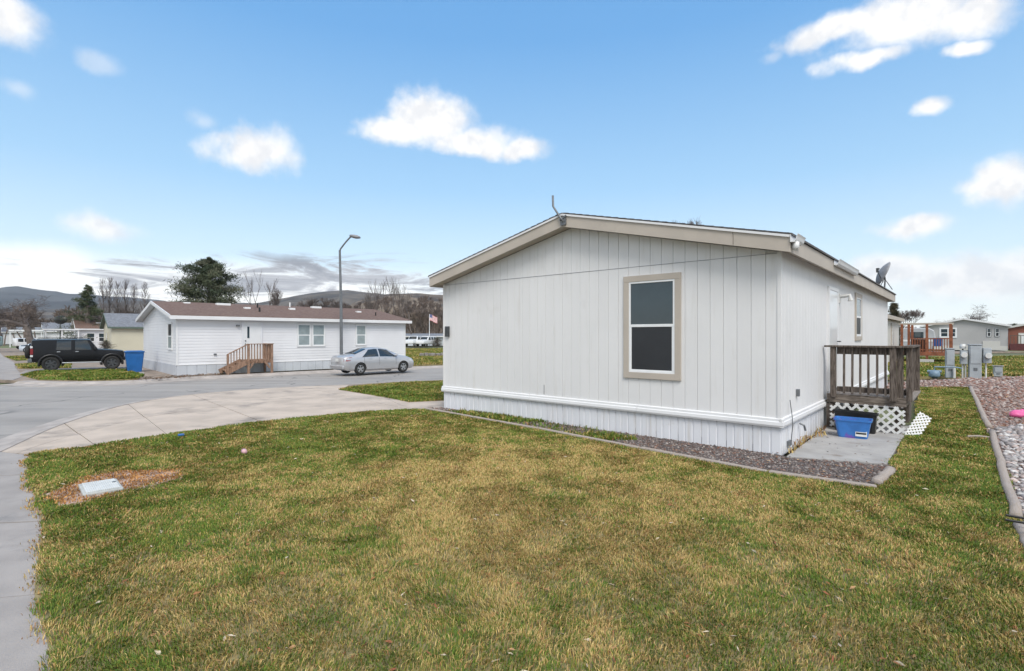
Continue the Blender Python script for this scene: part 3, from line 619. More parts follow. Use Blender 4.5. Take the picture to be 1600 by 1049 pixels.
pbox('stair_side', PL + 0.04, PL + 0.6, 0.12, 0.15, 0.0, 0.4); pbox('stair_side', PL + 0.04, PL + 0.6, 1.2, 1.23, 0.0, 0.4)
# dark board at the wall end of the porch front, below the deck
pbox('end_board', -0.03, 0.0, 0.05, 0.17, 0.02, DZ - 0.19)
# lattice across the front
def lattice(w, h, sp=0.155, sw=0.042, th=0.008, parent=None, m=M_lattice, name='lattice_slat'):
    for layer, sgn in ((0, 1), (1, -1)):
        c = -h
        for c in np.arange(-h, w, sp * 1.0):
            # strip from (c,0) to (c+h,h), clipped to 0..w
            a0, a1 = max(0.0, -c), min(h, w - c)
            if a1 - a0 < 0.05: continue
            x0, z0, x1, z1 = c + a0, a0, c + a1, a1
            if sgn < 0: x0, x1 = w - x0, w - x1
            MB().beam((x0, layer * th * 1.02, z0), (x1, layer * th * 1.02, z1), th, sw).build(name, m, parent)
lat = thing('lattice_panel', 'white diagonal lattice panel closing the front of the porch base', 'lattice', HP(3.15, -0.12, 0.035), math.atan2(-V.y, -V.x))
lattice(PD - 0.10, DZ - 0.20, parent=lat)
# loose piece of lattice leaning at the outer side of the porch
lat2 = thing('lattice_panel', 'broken white lattice piece leaning beside the porch on the grass', 'lattice', HP(3.16, -PD + 0.0, 0.03), math.atan2(-V.y, -V.x) + R(28))
lat2.rotation_euler = (R(-24), R(34), math.atan2(-V.y, -V.x) + R(14))
lattice(0.22, 0.55, 0.07, 0.024, parent=lat2)
# tubs in front
def tub(name, label, loc, rz, w, d, h, taper, m, rim=0.03, tilt=(0, 0), cat='tub', hollow=True):
    t = thing(name, label, cat, loc, rz); t.rotation_euler = (R(tilt[0]), R(tilt[1]), rz)
    def ring(s, z, r=0.05):
        hw, hd = w / 2 * s, d / 2 * s; pts = []
        for cx, cy, a0 in ((hw - r, hd - r, 0), (-hw + r, hd - r, 90), (-hw + r, -hd + r, 180), (hw - r, -hd + r, 270)):
            for q in (0, 30, 60, 90): a = R(a0 + q); pts.append((cx + r * math.cos(a), cy + r * math.sin(a), z))
        return pts
    rings = [ring(taper * 0.97, 0.0), ring(taper, 0.02), ring(0.95, h * 0.8), ring(0.955, h * 0.81), ring(0.97, h - 0.03), ring(1.03, h - 0.03), ring(1.03, h), ring(0.97, h), ring(0.94, h - 0.04), ring(taper * 0.93, 0.03)]
    b = MB(); nn = 16
    for r_ in rings: b.v += r_
    for i in range(len(rings) - 1):
        for j in range(nn): b.f.append((i * nn + j, i * nn + (j + 1) % nn, (i + 1) * nn + (j + 1) % nn, (i + 1) * nn + j))
    b.f.append(tuple(range(nn))[::-1]); e = (len(rings) - 1) * nn; b.f.append(tuple(e + j for j in range(nn)))
    b.build('body', m, t, fix=True, smooth=False); return t
rzp = math.atan2(-V.y, -V.x)
tt = tub('storage_tote', 'blue and purple plastic storage tote on the concrete pad', HP(2.30, -0.62, 0.03), rzp + R(4), 0.56, 0.38, 0.33, 0.80, M_bluetote, cat='tote')
lb = MB().box((0.13, -0.172, 0.075), (0.17, 0.004, 0.09)).build('paper_label', M_paleplastic, tt); lb.rotation_euler = (R(-5), 0, 0)
MB().box((0.13, -0.176, 0.082), (0.15, 0.004, 0.028)).build('printed_band', M_black, lb)
tub('plastic_tub', 'black plastic tub behind the blue tote under the porch', HP(2.93, -0.56, 0.035), rzp, 0.70, 0.22, 0.38, 0.93, M_black, tilt=(0, 2))

# ==================================================================== OTHER HOMES
def small_home(label, corner, ldir, Ln, Wd, eave, ridge, m_wall, m_roof, m_trim, name='mobile_home', lap=0.0, skirt_h=0.45, skirt_m=None, side=-1, ov=0.3, fh=0.15, group=None):
    """corner: near corner; x runs along ldir, y (side) across; long wall on y=0 facing -y"""
    ang = math.atan2(ldir[1], ldir[0]); h = thing(name, label, 'mobile home' if name == 'mobile_home' else 'house', (*corner[:2], 0), ang, group)
    b = MB(); g = [(0, 0), (Wd, 0), (Wd, eave), (Wd / 2, ridge), (0, eave)]
    b.add([(0.01, y, z) for y, z in g] + [(Ln - 0.01, y, z) for y, z in g], [(0, 1, 2, 3, 4), (9, 8, 7, 6, 5)] + [(i, i + 5, (i + 1) % 5 + 5, (i + 1) % 5) for i in range(5)])
    w = b.build('wall', m_wall, h, fix=True)
    if lap:
        lm = MB(); z = skirt_h
        while z < eave - lap * 0.3:                      # lap siding on the long wall
            z1 = min(z + lap, eave); lm.add([(0, -0.015, z), (Ln, -0.015, z), (Ln, -0.002, z1), (0, -0.002, z1), (0, 0.02, z), (Ln, 0.02, z)], [(0, 1, 2, 3), (4, 5, 1, 0)]); z += lap
        z = skirt_h
        while z < ridge - 0.05:                          # and on the gable end
            z1 = min(z + lap, ridge - 0.01)
            def span(zz):
                if zz <= eave: return (0.0, Wd)
                q = (zz - eave) / (ridge - eave) * Wd / 2; return (q, Wd - q)
            (a0, a1), (c0, c1) = span(z), span(z1)
            lm.add([(-0.015, a1, z), (-0.015, a0, z), (-0.002, c0, z1), (-0.002, c1, z1), (0.02, a1, z), (0.02, a0, z)], [(0, 1, 2, 3), (4, 5, 1, 0)]); z += lap
        tag(lm.build('lap_siding', m_wall, w), kind='stuff')
        for q in ((0, 0), ): MB().bx(-0.03, 0.06, -0.03, 0.06, skirt_h, eave).build('corner_trim', m_trim, h)
        MB().bx(Ln - 0.06, Ln + 0.03, -0.03, 0.06, skirt_h, eave).build('corner_trim', m_trim, h)
    if skirt_m:
        s = MB().bx(-0.008, Ln + 0.008, -0.008, Wd, -0.02, skirt_h).build('skirting', skirt_m, h)
        pn = MB().bx(0.006, Ln / 30 - 0.006, -0.03, -0.012, -0.01, skirt_h - 0.01).mesh('skirting_panel', skirt_m)
        for i in range(30): link('skirting_panel', pn, s, (i * Ln / 30, 0, 0))
        pn = MB().bx(-0.03, -0.012, 0.006, Wd / 20 - 0.006, -0.01, skirt_h - 0.01).mesh('skirting_panel', skirt_m)
        for i in range(20): link('skirting_panel', pn, s, (0, i * Wd / 20, 0))
        MB().bx(-0.045, Ln + 0.02, -0.045, -0.0, skirt_h - 0.01, skirt_h + 0.02).build('skirting_rail', m_trim, h)
    sl = (ridge - eave) / (Wd / 2)
    for sg in (-1, 1):
        ya, yb = Wd / 2, (-ov if sg < 0 else Wd + ov); za, zb = ridge + 0.06, ridge + 0.06 - (Wd / 2 + ov) * sl; r = MB()
        r.add([(-ov, ya, za), (-ov, yb, zb), (-ov, yb, zb + 0.07), (-ov, ya, za + 0.07), (Ln + ov, ya, za), (Ln + ov, yb, zb), (Ln + ov, yb, zb + 0.07), (Ln + ov, ya, za + 0.07)],
              [(0, 1, 2, 3), (7, 6, 5, 4), (0, 4, 5, 1), (1, 5, 6, 2), (2, 6, 7, 3)])
        rf = r.build('roof', m_roof, h, fix=True)
        MB().bx(-ov - 0.02, Ln + ov + 0.02, yb - 0.02, yb + 0.02, zb - fh + 0.03, zb + 0.045).build('fascia', m_trim, h)
        MB().beam((-ov - 0.02, ya, za - fh / 2 + 0.07), (-ov - 0.02, yb, zb - fh / 2 + 0.07), 0.04, fh).build('fascia', m_trim, h)
        MB().add([(-ov, ya, za - 0.03), (Ln + ov, ya, za - 0.03), (Ln + ov, yb, zb - 0.03), (-ov, yb, zb - 0.03)], [(0, 1, 2, 3)]).build('soffit', m_trim, h)
    return h
Ld = Vector((0.72, 0.69, 0)).normalized()
NC = G(276, 587)
M_vinyl = mat('white_lap_siding', (0.70, 0.70, 0.72), 0.5, 0.03, 1.0)
nb = small_home('white lap sided mobile home with brown shingle roof across the street', NC, Ld, 12.2, 8.6, 2.72, 3.52, M_vinyl, M_shbrown, M_trimw, lap=0.14, skirt_h=0.47, skirt_m=mat('grey_white_skirting', (0.52, 0.54, 0.58), 0.5, 0.08, 1.0))
def nwin(c0, c1, z0, z1): window(nb, c0, c1, z0, z1, 's', trim=0.05, th=0.05, lower=M_blind, upper=M_blind, trimm=M_trimw)
nwin(5.50, 6.27, 1.24, 2.50); nwin(6.30, 7.07, 1.24, 2.50); nwin(8.87, 9.57, 1.26, 2.50)
window(nb, 0.85, 1.80, 1.15, 2.48, 'f', trim=0.05, th=0.05, lower=M_blind, upper=M_glass, trimm=M_trimw)
dr = MB().bx(2.84, 3.66, -0.05, 0, 0.66, 2.50).build('door', M_whitepaint, nb, bevel=0.005)
for a, b, za, zb in ((2.76, 2.84, 0.64, 2.57), (3.66, 3.74, 0.64, 2.57), (2.84, 3.66, 2.50, 2.57)): MB().bx(a, b, -0.06, 0, za, zb).build('door_frame', M_skirt, dr)
MB().bx(3.02, 3.12, -0.058, -0.052, 1.72, 2.3).build('door_light', M_glass, dr); MB().bx(2.91, 2.96, -0.09, -0.05, 1.40, 1.45).bx(2.91, 2.96, -0.08, -0.05, 1.56, 1.61).build('door_handle', M_darkmetal, dr)
MB().bx(2.52, 2.66, -0.14, 0, 2.30, 2.38).build('porch_lamp', M_metal, nb); MB().bx(1.52, 1.64, -0.07, 0, 0.92, 0.98).build('dryer_vent', M_metal, nb)
sln = 0.8 / 4.3
for tx, dy, nm, w_, h_, mm in ((1.2, 3.9, 'roof_vent', 0.3, 0.08, M_frame), (2.9, 3.7, 'skylight', 0.7, 0.12, M_frame), (3.8, 2.6, 'roof_vent', 0.3, 0.1, M_frame), (4.5, 3.1, 'vent_pipe', 0.08, 0.28, M_black), (4.1, 1.5, 'vent_pipe', 0.1, 0.26, M_black), (6.3, 2.8, 'roof_vent', 0.3, 0.12, M_frame), (6.6, 3.9, 'vent_pipe', 0.08, 0.3, M_frame), (8.2, 3.9, 'skylight', 0.6, 0.12, M_frame), (10.4, 2.6, 'roof_vent', 0.26, 0.1, M_frame), (10.9, 1.3, 'vent_pipe', 0.08, 0.24, M_black)):
    z = 2.72 + dy * sln + 0.1
    (MB().box((tx, dy, z + h_ / 2), (w_, 0.3, h_)) if w_ > 0.2 else MB().tube([(tx, dy, z), (tx, dy, z + h_)], w_ / 2, 8)).build(nm, mm, nb, bevel=0.01 if w_ > 0.2 else 0)
# wooden stoop
st = thing('wooden_steps', 'brown lumber stoop with railing and stairs at the white home door', 'steps', NC + Ld * 0, math.atan2(Ld.y, Ld.x))
def sb(nm, x0, x1, y0, y1, z0, z1, m=M_cedar): return MB().bx(x0, x1, -y0, -y1, z0, z1).build(nm, m, st, bevel=0.004)
SZ = 0.66
for i in range(7): sb('deck_plank', 2.70, 3.82, 0.06 + i * 0.152, 0.06 + i * 0.152 + 0.143, SZ - 0.04, SZ)
sb('rim_joist', 2.70, 3.82, 1.12, 1.16, SZ - 0.16, SZ - 0.002); sb('rim_joist', 3.82, 3.86, 0.06, 1.16, SZ - 0.16, SZ - 0.002)
for x, y in ((2.68, 1.16), (3.76, 1.16), (3.78, 0.1)): sb('post', x, x + 0.1, y, y + 0.09, 0, 1.42)
sb('post', 1.78, 1.87, 1.16, 1.25, 0, 0.95)
sb('top_rail', 2.68, 3.88, 1.14, 1.27, 1.42, 1.455); sb('top_rail', 3.76, 3.88, 0.05, 1.14, 1.42, 1.455)
for i in range(7): sb('baluster', 2.86 + i * 0.13, 2.90 + i * 0.13, 1.165, 1.205, SZ - 0.1, 1.42)
for i in range(6): sb('baluster', 3.87, 3.91, 0.25 + i * 0.15, 0.29 + i * 0.15, SZ - 0.1, 1.42)
MB().beam((1.80, -1.2, 0.95), (2.72, -1.2, 1.44), 0.11, 0.04).build('top_rail', M_cedar, st)
for i in range(6):
    x = 1.95 + i * 0.125; z = (x - 1.8) / 0.92 * 0.49; sb('baluster', x, x + 0.04, 1.165, 1.2, z + 0.18, z + 0.94)
MB().beam((1.74, -1.18, 0.10), (2.72, -1.18, 0.60), 0.05, 0.24).build('stringer', M_cedar, st); MB().beam((1.74, -0.15, 0.10), (2.72, -0.15, 0.60), 0.05, 0.24).build('stringer', M_cedar, st)
for i in range(3): sb('stair_tread', 1.84 + i * 0.28, 2.13 + i * 0.28, 0.12, 1.16, 0.16 + i * 0.165, 0.20 + i * 0.165)
MB().beam((3.5, -1.18, 0.56), (3.72, -1.18, 0.25), 0.04, 0.09).build('brace', M_cedar, st); MB().beam((2.98, -1.18, 0.56), (2.78, -1.18, 0.25), 0.04, 0.09).build('brace', M_cedar, st)

# homes further along the left street
M_cream = mat('cream_siding', (0.55, 0.52, 0.41), 0.6, 0.04, 0.6); M_greentrim = mat('green_trim', (0.10, 0.14, 0.115), 0.6)
c2 = P(174, 510, 52.5)
h2 = small_home('cream yellow home with grey roof and green fascia behind the black car', (c2.x, c2.y), Ld, 11, 6.4, 2.75, 4.1, M_cream, M_shgrey, M_greentrim, name='house')
window(h2, 2.6, 3.6, 1.1, 2.2, 'f', trim=0.08, th=0.06, trimm=M_cream); MB().box((6.0, 1.9, 3.75), (1.0, 0.5, 0.16)).build('skylight', M_frame, h2)
c3 = P(122, 514, 66)
h3 = small_home('white home with brown roof and small porch behind the cream home', (c3.x, c3.y), Ld, 9, 7, 2.75, 4.2, M_vinyl, M_shbrown, M_trimw, name='house')
for a in (0.8, 2.0, 4.2): window(h3, a, a + 0.9, 1.0, 2.2, 's', trim=0.06, th=0.06, trimm=M_trimw)
MB().bx(-3.4, 0.0, -2.0, 0.4, 2.5, 2.66).build('porch_roof', M_trimw, h3)
for a in (-3.2, -1.7, -0.15): MB().bx(a, a + 0.14, -1.9, -1.76, 0, 2.5).build('porch_post', M_trimw, h3)
for a in (2.4, 5.4): MB().box((a, 1.6, 3.52), (1.0, 0.5, 0.12)).build('skylight', M_frame, h3)
c4 = P(70, 516, 84)
h4 = small_home('low white home with grey roof behind the bare tree', (c4.x, c4.y), Ld, 11, 7, 2.6, 3.9, M_vinyl, M_shgrey, M_trimw, name='house')
MB().bx(-4.2, -0.2, -1.5, 2.0, 2.5, 2.75).build('carport_roof', M_frame, h4)
for a in (-4.1, -0.5): MB().bx(a, a + 0.12, -1.4, -1.28, 0, 2.5).build('carport_post', M_frame, h4)
c5 = P(5, 517, 110)
small_home('distant white home at the end of the street', (c5.x, c5.y), Ld, 12, 8, 2.6, 3.6, M_vinyl, M_shgrey, M_trimw, name='house')
# long white building beyond the park lawn
lb_ = P(585, 528, 92)
h6 = small_home('long white building beyond the park lawn and flag', (lb_.x, lb_.y), (1, 0.06), 30, 8, 1.7, 2.1, mat('pale_block', (0.50, 0.53, 0.56), 0.6, 0.08, 0.2), M_shgrey, M_trimw, name='building', ov=0.4)
h6['category'] = 'building'
for a in (5.5, 9.0, 12.5): window(h6, a, a + 0.7, 0.8, 1.45, 's', trim=0.03, th=0.06, trimm=M_metal)
# homes to the right
M_beige = mat('beige_siding', (0.55, 0.54, 0.51), 0.6, 0.04, 0.6); M_greysid = mat('grey_siding', (0.40, 0.395, 0.395), 0.6, 0.05, 0.5)
h7 = small_home('pale home next in the row with a red wooden porch', (21.4, 30.2), U, 12.2, 7.8, 3.08, 3.95, M_beige, M_shingle, M_tan, fh=0.22)
window(h7, 6.6, 7.1, 1.2, 2.7, 's', trim=0.04, th=0.06, trimm=M_tan)
gA = P(1575, 507.5, 63.5)
h8 = small_home('grey gabled home beyond the utility boxes', (gA.x, gA.y), U, 13, 8.2, 3.05, 3.95, M_greysid, M_shingle, M_trimw, fh=0.2)
window(h8, 4.75, 6.5, 1.55, 2.85, 'f', trim=0.13, th=0.06, trimm=M_frame, lower=M_glass)
MB().bx(-0.06, 0, 5.56, 5.69, 1.68, 2.72).build('mullion', M_frame, h8)
for a in (0.75, 1.5): window(h8, a, a + 0.42, 1.7, 2.75, 'f', trim=0.03, th=0.06, trimm=M_metal)
MB().bx(-0.06, 0, 0.7, 2.3, 0.05, 1.15).build('access_panel', M_beige, h8); MB().bx(-0.03, 0.0, 0.0, 8.2, -0.02, 0.55).build('skirting', M_beige, h8)
stp = thing('wooden_steps', 'dark red stoop with railing beside the grey home', 'steps', gA - V * 0.15 - U * 0.2 - Vector((0, 0, gA.z)), math.atan2(U.y, U.x))
MB().bx(0, 1.5, -1.6, 0, 0, 0.85).build('base', mat('dark_red', (0.10, 0.025, 0.025), 0.7), stp)
for i in range(6): MB().bx(0, 0.06, -1.6 + i * 0.3, -1.54 + i * 0.3, 0.85, 1.8).build('baluster', M_oldwood, stp)
MB().bx(0, 0.08, -1.62, 0, 1.8, 1.88).build('top_rail', M_oldwood, stp)
rA = P(1711, 508, 66)
h9 = small_home('red brown home with white garage door at the photo edge', (rA.x, rA.y), U, 12, 8.0, 2.95, 3.9, mat('red_siding', (0.22, 0.075, 0.05), 0.7, 0.1, 0.5), M_shbrown, M_beige, name='house', fh=0.24)
MB().bx(-0.08, 0, 4.6, 6.8, 0.0, 2.0).build('garage_door', M_frame, h9, bevel=0.01); MB().bx(-0.06, 0, 4.4, 7.0, 0.0, 2.2).build('door_frame', M_beige, h9)
# red wooden deck with pergola
pg = thing('pergola_deck', 'red brown wooden deck with pergola posts and railing', 'deck', (27.0, 35.6, 0), math.atan2(-V.y, -V.x))
def gb(nm, x0, x1, y0, y1, z0, z1, m=M_redwood): return MB().bx(x0, x1, y0, y1, z0, z1).build(nm, m, pg)
gb('deck_floor', -0.3, 2.5, 0, 3.2, 0.60, 0.74); gb('rim_joist', -0.3, 2.52, -0.04, 0.0, 0.50, 0.745)
for x, y in ((-0.2, 0), (0.18, 0), (1.15, 0), (2.36, 0), (2.36, 3.0), (0.18, 3.0)): gb('post', x, x + 0.14, y - 0.02, y + 0.12, 0, 2.62)
gb('beam', -0.3, 2.6, 0.0, 0.08, 2.56, 2.70, M_tan); gb('beam', 2.4, 2.5, 0.08, 3.1, 2.56, 2.70, M_tan); gb('top_rail', 0.3, 2.4, -0.01, 0.09, 1.62, 1.68); gb('lower_rail', 0.3, 2.4, 0.0, 0.06, 0.86, 0.93)
for i in range(14): gb('baluster', 0.42 + i * 0.14, 0.47 + i * 0.14, 0.0, 0.045, 0.74, 1.62)
gb('panel_board', 0.32, 1.15, 0.5, 0.55, 0.74, 1.6, mat('dark_brown', (0.07, 0.03, 0.02), 0.7)); gb('step', 0.6, 1.6, -0.9, -0.3, 0, 0.26, M_beige)
ch = thing('camp_chair', 'blue folding chair behind the red deck railing', 'chair', pg.matrix_basis @ Vector((1.75, 0.75, 0.74)), math.atan2(-V.y, -V.x))
MB().bx(-0.26, 0.26, -0.2, 0.25, 0.38, 0.42).build('seat', M_bluebin, ch); MB().bx(-0.26, 0.26, 0.22, 0.27, 0.42, 0.95).build('backrest', M_bluebin, ch)
for x, y in ((-0.25, -0.2), (0.25, -0.2), (-0.25, 0.24), (0.25, 0.24)): MB().tube([(x, y, 0), (x, y, 0.4)], 0.014, 6).build('leg', M_darkmetal, ch)
# utility gear
def utility(label, px, py, w, d, h, name='utility_cabinet'):
    p = G(px, py); t = thing(name, label, 'utility box', p, R(-32)); MB().bx(-w / 2, w / 2, -d / 2, d / 2, 0, h).build('body', M_cabinet, t, bevel=0.02)
    MB().bx(-w / 2 + 0.03, w / 2 - 0.03, -d / 2 - 0.02, -d / 2 - 0.002, h * 0.45, h - 0.06).build('door', M_cabinet, t, bevel=0.01); MB().bx(-w / 2 - 0.02, w / 2 + 0.02, -d / 2 - 0.03, d / 2 + 0.02, h, h + 0.04).build('lid', M_cabinet, t, bevel=0.01)
    MB().bx(-0.06, 0.06, -d / 2 - 0.02, -d / 2 - 0.002, h * 0.25, h * 0.33).build('latch', M_metal, t); return t
uc = utility('tall grey electrical cabinet at the end of the timber edging', 1523, 592, 0.40, 0.32, 1.44)
MB().bx(0.25, 0.52, -0.14, 0.14, 0.68, 1.32).build('meter_box', M_cabinet, uc, bevel=0.015); MB().bx(-0.48, -0.25, -0.12, 0.12, 0.62, 1.2).build('meter_box', M_cabinet, uc, bevel=0.015)
for x in (-0.4, -0.3, 0.36): MB().tube([(x, 0, 0), (x, 0, 0.7)], 0.03, 8).build('conduit', M_paleplastic, uc)
MB().lathe([(0.0, -0.30), (0.11, -0.30), (0.12, -0.24), (0.10, -0.12)], 14, (0.40, 0.0, 1.0), 'Y').build('meter', M_paleplastic, uc); MB().lathe([(0.0, -0.28), (0.11, -0.28), (0.12, -0.22), (0.10, -0.1)], 14, (-0.38, 0, 1.02), 'Y').build('meter', M_paleplastic, uc)
u2 = utility('narrow grey pedestal standing beside the gas meter', 1484, 590.5, 0.30, 0.24, 1.26)
MB().tube([(0.45, 0.1, 0), (0.45, 0.1, 1.35)], 0.03, 8).build('conduit', M_darkmetal, u2); MB().lathe([(0, -0.1), (0.1, -0.1), (0.12, 0.0), (0.08, 0.1), (0, 0.1)], 12, (0.45, 0.1, 1.38)).build('meter', M_paleplastic, u2)
MB().tube([(0.12, -0.2, 0), (0.12, -0.2, 0.45)], 0.05, 8).build('riser', M_paleplastic, u2)
gp = G(1460, 591.5); gm = thing('gas_meter', 'blue grey gas meter with pipe on the gravel', 'gas meter', gp, R(-35))
M_bg = mat('blue_grey_paint', (0.17, 0.25, 0.32), 0.5, 0.1, 6)
MB().lathe([(0.0, 0.06), (0.17, 0.06), (0.2, 0.12), (0.19, 0.26), (0.12, 0.34), (0.05, 0.36)], 16).build('body', M_bg, gm, smooth=True); MB().tube([(-0.24, 0, 0.30), (0.24, 0, 0.30)], 0.055, 8).build('manifold', M_bg, gm)
MB().tube([(0, 0, 0.34), (0, 0, 0.50), (0.7, 0.1, 0.50), (0.9, 0.12, 0.46)], 0.028, 8).build('pipe', M_bg, gm); MB().bx(-0.1, 0.1, -0.1, 0.1, 0, 0.07).build('base', M_darkmetal, gm)
u3 = utility('short pale green telephone pedestal in the grass', 1559, 588.5, 0.30, 0.2, 0.46, 'telephone_pedestal')
MB().bx(-0.18, 0.18, -0.13, 0.11, 0.47, 0.50).build('cap', M_paleplastic, u3)

# ==================================================================== VEHICLES
def vehicle(name, label, loc, heading, stn, wheels, Rw, Wt, paint, glass, side_win, wind, rear, scale=1.0, detail=True, rim=M_chrome, cat='car', spokes=5, group=None):
    t = thing(name, label, cat, loc, heading, group, scale)
    X = np.array([s[0] for s in stn]); D = np.array([s[1:] for s in stn])
    def sec(x):
        zb, be, zt, w, wr = [np.interp(x, X, D[:, i]) for i in range(5)]
        zm = zb + (be - zb) * 0.55; top = zt - be
        return [(0, zb), (w * .86, zb), (w * .97, zb + 0.10), (w, zm), (w * .965, be), ((w * .965 + wr) / 2 + .012, be + top * .5), (wr, zt - min(.055, top * .3)), (wr * .72, zt - min(.012, top * .1)), (0, zt)]
    def S(x, q, side=1):
        s = sec(x); i = min(int(q), 7); f = q - i; return Vector((x, side * (s[i][0] * (1 - f) + s[i + 1][0] * f), s[i][1] * (1 - f) + s[i + 1][1] * f))
    xs = sorted(set(np.round(np.concatenate([X, np.linspace(X[0], X[-1], 34)]), 4)))
    b = MB(); n = 16
    for x in xs:
        s = sec(x); ring = [(x, y, z) for y, z in s] + [(x, -y, z) for y, z in s[-2:0:-1]]; b.v += ring
    for i in range(len(xs) - 1):
        for j in range(n): b.f.append((i * n + j, i * n + (j + 1) % n, (i + 1) * n + (j + 1) % n, (i + 1) * n + j))
    b.f.append(tuple(range(n))); e = (len(xs) - 1) * n; b.f.append(tuple(e + j for j in range(n))[::-1])
    body = b.build('body', paint, t, fix=True, smooth=True)
    if detail:
        cut = MB()
        for wx in wheels: cut.lathe([(0.001, -1.5), (Rw * 1.13, -1.5), (Rw * 1.13, 1.5), (0.001, 1.5)], 24, (wx, 0, Rw), 'Y')
        co = cut.build('cut', None, None, fix=True); co.matrix_world = t.matrix_basis
        md = body.modifiers.new('arch', 'BOOLEAN'); md.object = co; md.operation = 'DIFFERENCE'; md.solver = 'EXACT'
        bpy.context.view_layer.update(); dg = bpy.context.evaluated_depsgraph_get()
        me = bpy.data.meshes.new_from_object(body.evaluated_get(dg)); body.modifiers.clear(); body.data = me; bpy.data.objects.remove(co)
        me.materials.clear(); me.materials.append(paint)
        zb = D[:, 0].min()
        MB().bx(wheels[0] - Rw * 1.3, wheels[1] + Rw * 1.3, -Wt + 0.24, Wt - 0.24, zb + 0.05, zb + 0.5).build('underbody', M_black, t)
    me = body.data
    for p in me.polygons: p.use_smooth = True
    em = body.modifiers.new('es', 'EDGE_SPLIT'); em.split_angle = R(38)
    def patch(nm, m, rows, side, off=0.006, par=None):
        """rows: list of (x list, q) rows of points on the body surface"""
        pb = MB(); k = len(rows[0])
        pts = [[S(x, q, side) for x, q in r] for r in rows]
        for r in range(len(pts)):
            for c in range(k):
                a = pts[min(r + 1, len(pts) - 1)][c] - pts[max(r - 1, 0)][c]; d = pts[r][min(c + 1, k - 1)] - pts[r][max(c - 1, 0)]
                nn = d.cross(a).normalized(); cc = Vector((pts[r][c].x, 0, 0.8)); nn = nn if nn.dot(pts[r][c] - cc) > 0 else -nn
                pb.v.append(tuple(pts[r][c] + nn * off))
        pb.f = [(r * k + c, r * k + c + 1, (r + 1) * k + c + 1, (r + 1) * k + c) for r in range(len(pts) - 1) for c in range(k - 1)]
        return pb.build(nm, m, par or t, smooth=True)
    for sd in (1, -1):
        for (xa0, xb0, xa1, xb1) in side_win:          # lower edge xa0..xb0 at the belt, upper edge xa1..xb1
            patch('side_window', glass, [[(xa0 + (xb0 - xa0) * c / 5, 4.08) for c in range(6)], [((xa0 + xa1) / 2 + ((xb0 + xb1) / 2 - (xa0 + xa1) / 2) * c / 5, 5.0) for c in range(6)], [(xa1 + (xb1 - xa1) * c / 5, 5.85) for c in range(6)]], sd)
    def across(nm, x0, x1):
        pb = MB(); rws = []
        for i in range(5):
            x = x0 + (x1 - x0) * i / 4; row = [S(x, q, 1) for q in (6.35, 7.0, 7.5, 8.0)] + [S(x, q, -1) for q in (7.5, 7.0, 6.35)]; rws.append(row)
        dx = (rws[-1][3] - rws[0][3]).normalized(); nn = Vector((-dx.z, 0, dx.x)); nn = nn if nn.z > 0 else -nn
        for r in rws: pb.v += [tuple(p + nn * 0.008) for p in r]
        pb.f = [(r * 7 + c, r * 7 + c + 1, (r + 1) * 7 + c + 1, (r + 1) * 7 + c) for r in range(4) for c in range(6)]
        pb.build(nm, glass, t, smooth=True)
    if wind: across('windscreen', *wind)
    if rear: across('rear_window', *rear)
    tyre = MB().lathe([(Rw * .62, -.095), (Rw * .93, -.10), (Rw, -.07), (Rw, .07), (Rw * .93, .10), (Rw * .62, .095), (Rw * .6, 0.05)], 28, (0, 0, 0), 'Y').mesh('tyre', M_rubber, True)
    rm = MB().lathe([(Rw * .63, -.06), (Rw * .63, .088), (Rw * .56, .092), (Rw * .54, .05)], 28, (0, 0, 0), 'Y')
    for i in range(spokes):
        a = 2 * math.pi * i / spokes + 0.3; rm.beam((math.cos(a) * Rw * .06, .07, math.sin(a) * Rw * .06), (math.cos(a) * Rw * .57, .075, math.sin(a) * Rw * .57), .035, Rw * .24)
    rm.lathe([(0.0, .1), (Rw * .14, .095), (Rw * .16, .06)], 12, (0, 0, 0), 'Y'); rim_me = rm.mesh('rim', rim, False)
    hubm = MB().lathe([(0.0, 0.02), (Rw * .6, 0.02), (Rw * .6, 0.0)], 20, (0, 0, 0), 'Y').mesh('brake_disc', M_darkmetal)
    for wx in wheels:
        for sd in (1, -1):
            wl = thing('wheel', None, None, (wx, sd * (Wt - 0.11), Rw), 0 if sd > 0 else math.pi); wl.parent = t
            link('tyre', tyre, wl); link('rim', rim_me, wl); link('brake_disc', hubm, wl)
    return t, S, patch
sed = [(0.0, .42, .78, .93, .70, .60), (.06, .30, .84, 1.00, .79, .67), (.25, .22, .88, 1.05, .85, .70), (.62, .20, .90, 1.085, .87, .69), (1.45, .18, .925, 1.40, .875, .575), (1.85, .18, .925, 1.445, .875, .575), (2.25, .18, .92, 1.44, .875, .58), (2.62, .18, .91, 1.38, .875, .59),
       (3.50, .18, .88, 1.0, .87, .72), (3.95, .19, .81, .93, .86, .71), (4.25, .22, .72, .82, .82, .66), (4.40, .28, .60, .70, .75, .58), (4.47, .36, .50, .56, .66, .50)]
hd = Vector((0.70, 0.714, 0)).normalized()
sp_ = G(563, 584.3); SCL = 0.90
org = sp_ - (hd * 0.93 + Vector((hd.y, -hd.x, 0)) * 0.80) * SCL          # near side is the right-hand side
car, S, patch = vehicle('parked_car', 'silver four door sedan parked by the lamp post', (org.x, org.y, RZ + 0.06), math.atan2(hd.y, hd.x), sed, (0.93, 3.63), 0.315, 0.86, M_silver, M_autoglass,
    [(1.02, 2.02, 1.50, 2.02), (2.10, 3.20, 2.10, 2.62)], (2.68, 3.42), (0.70, 1.40), SCL)
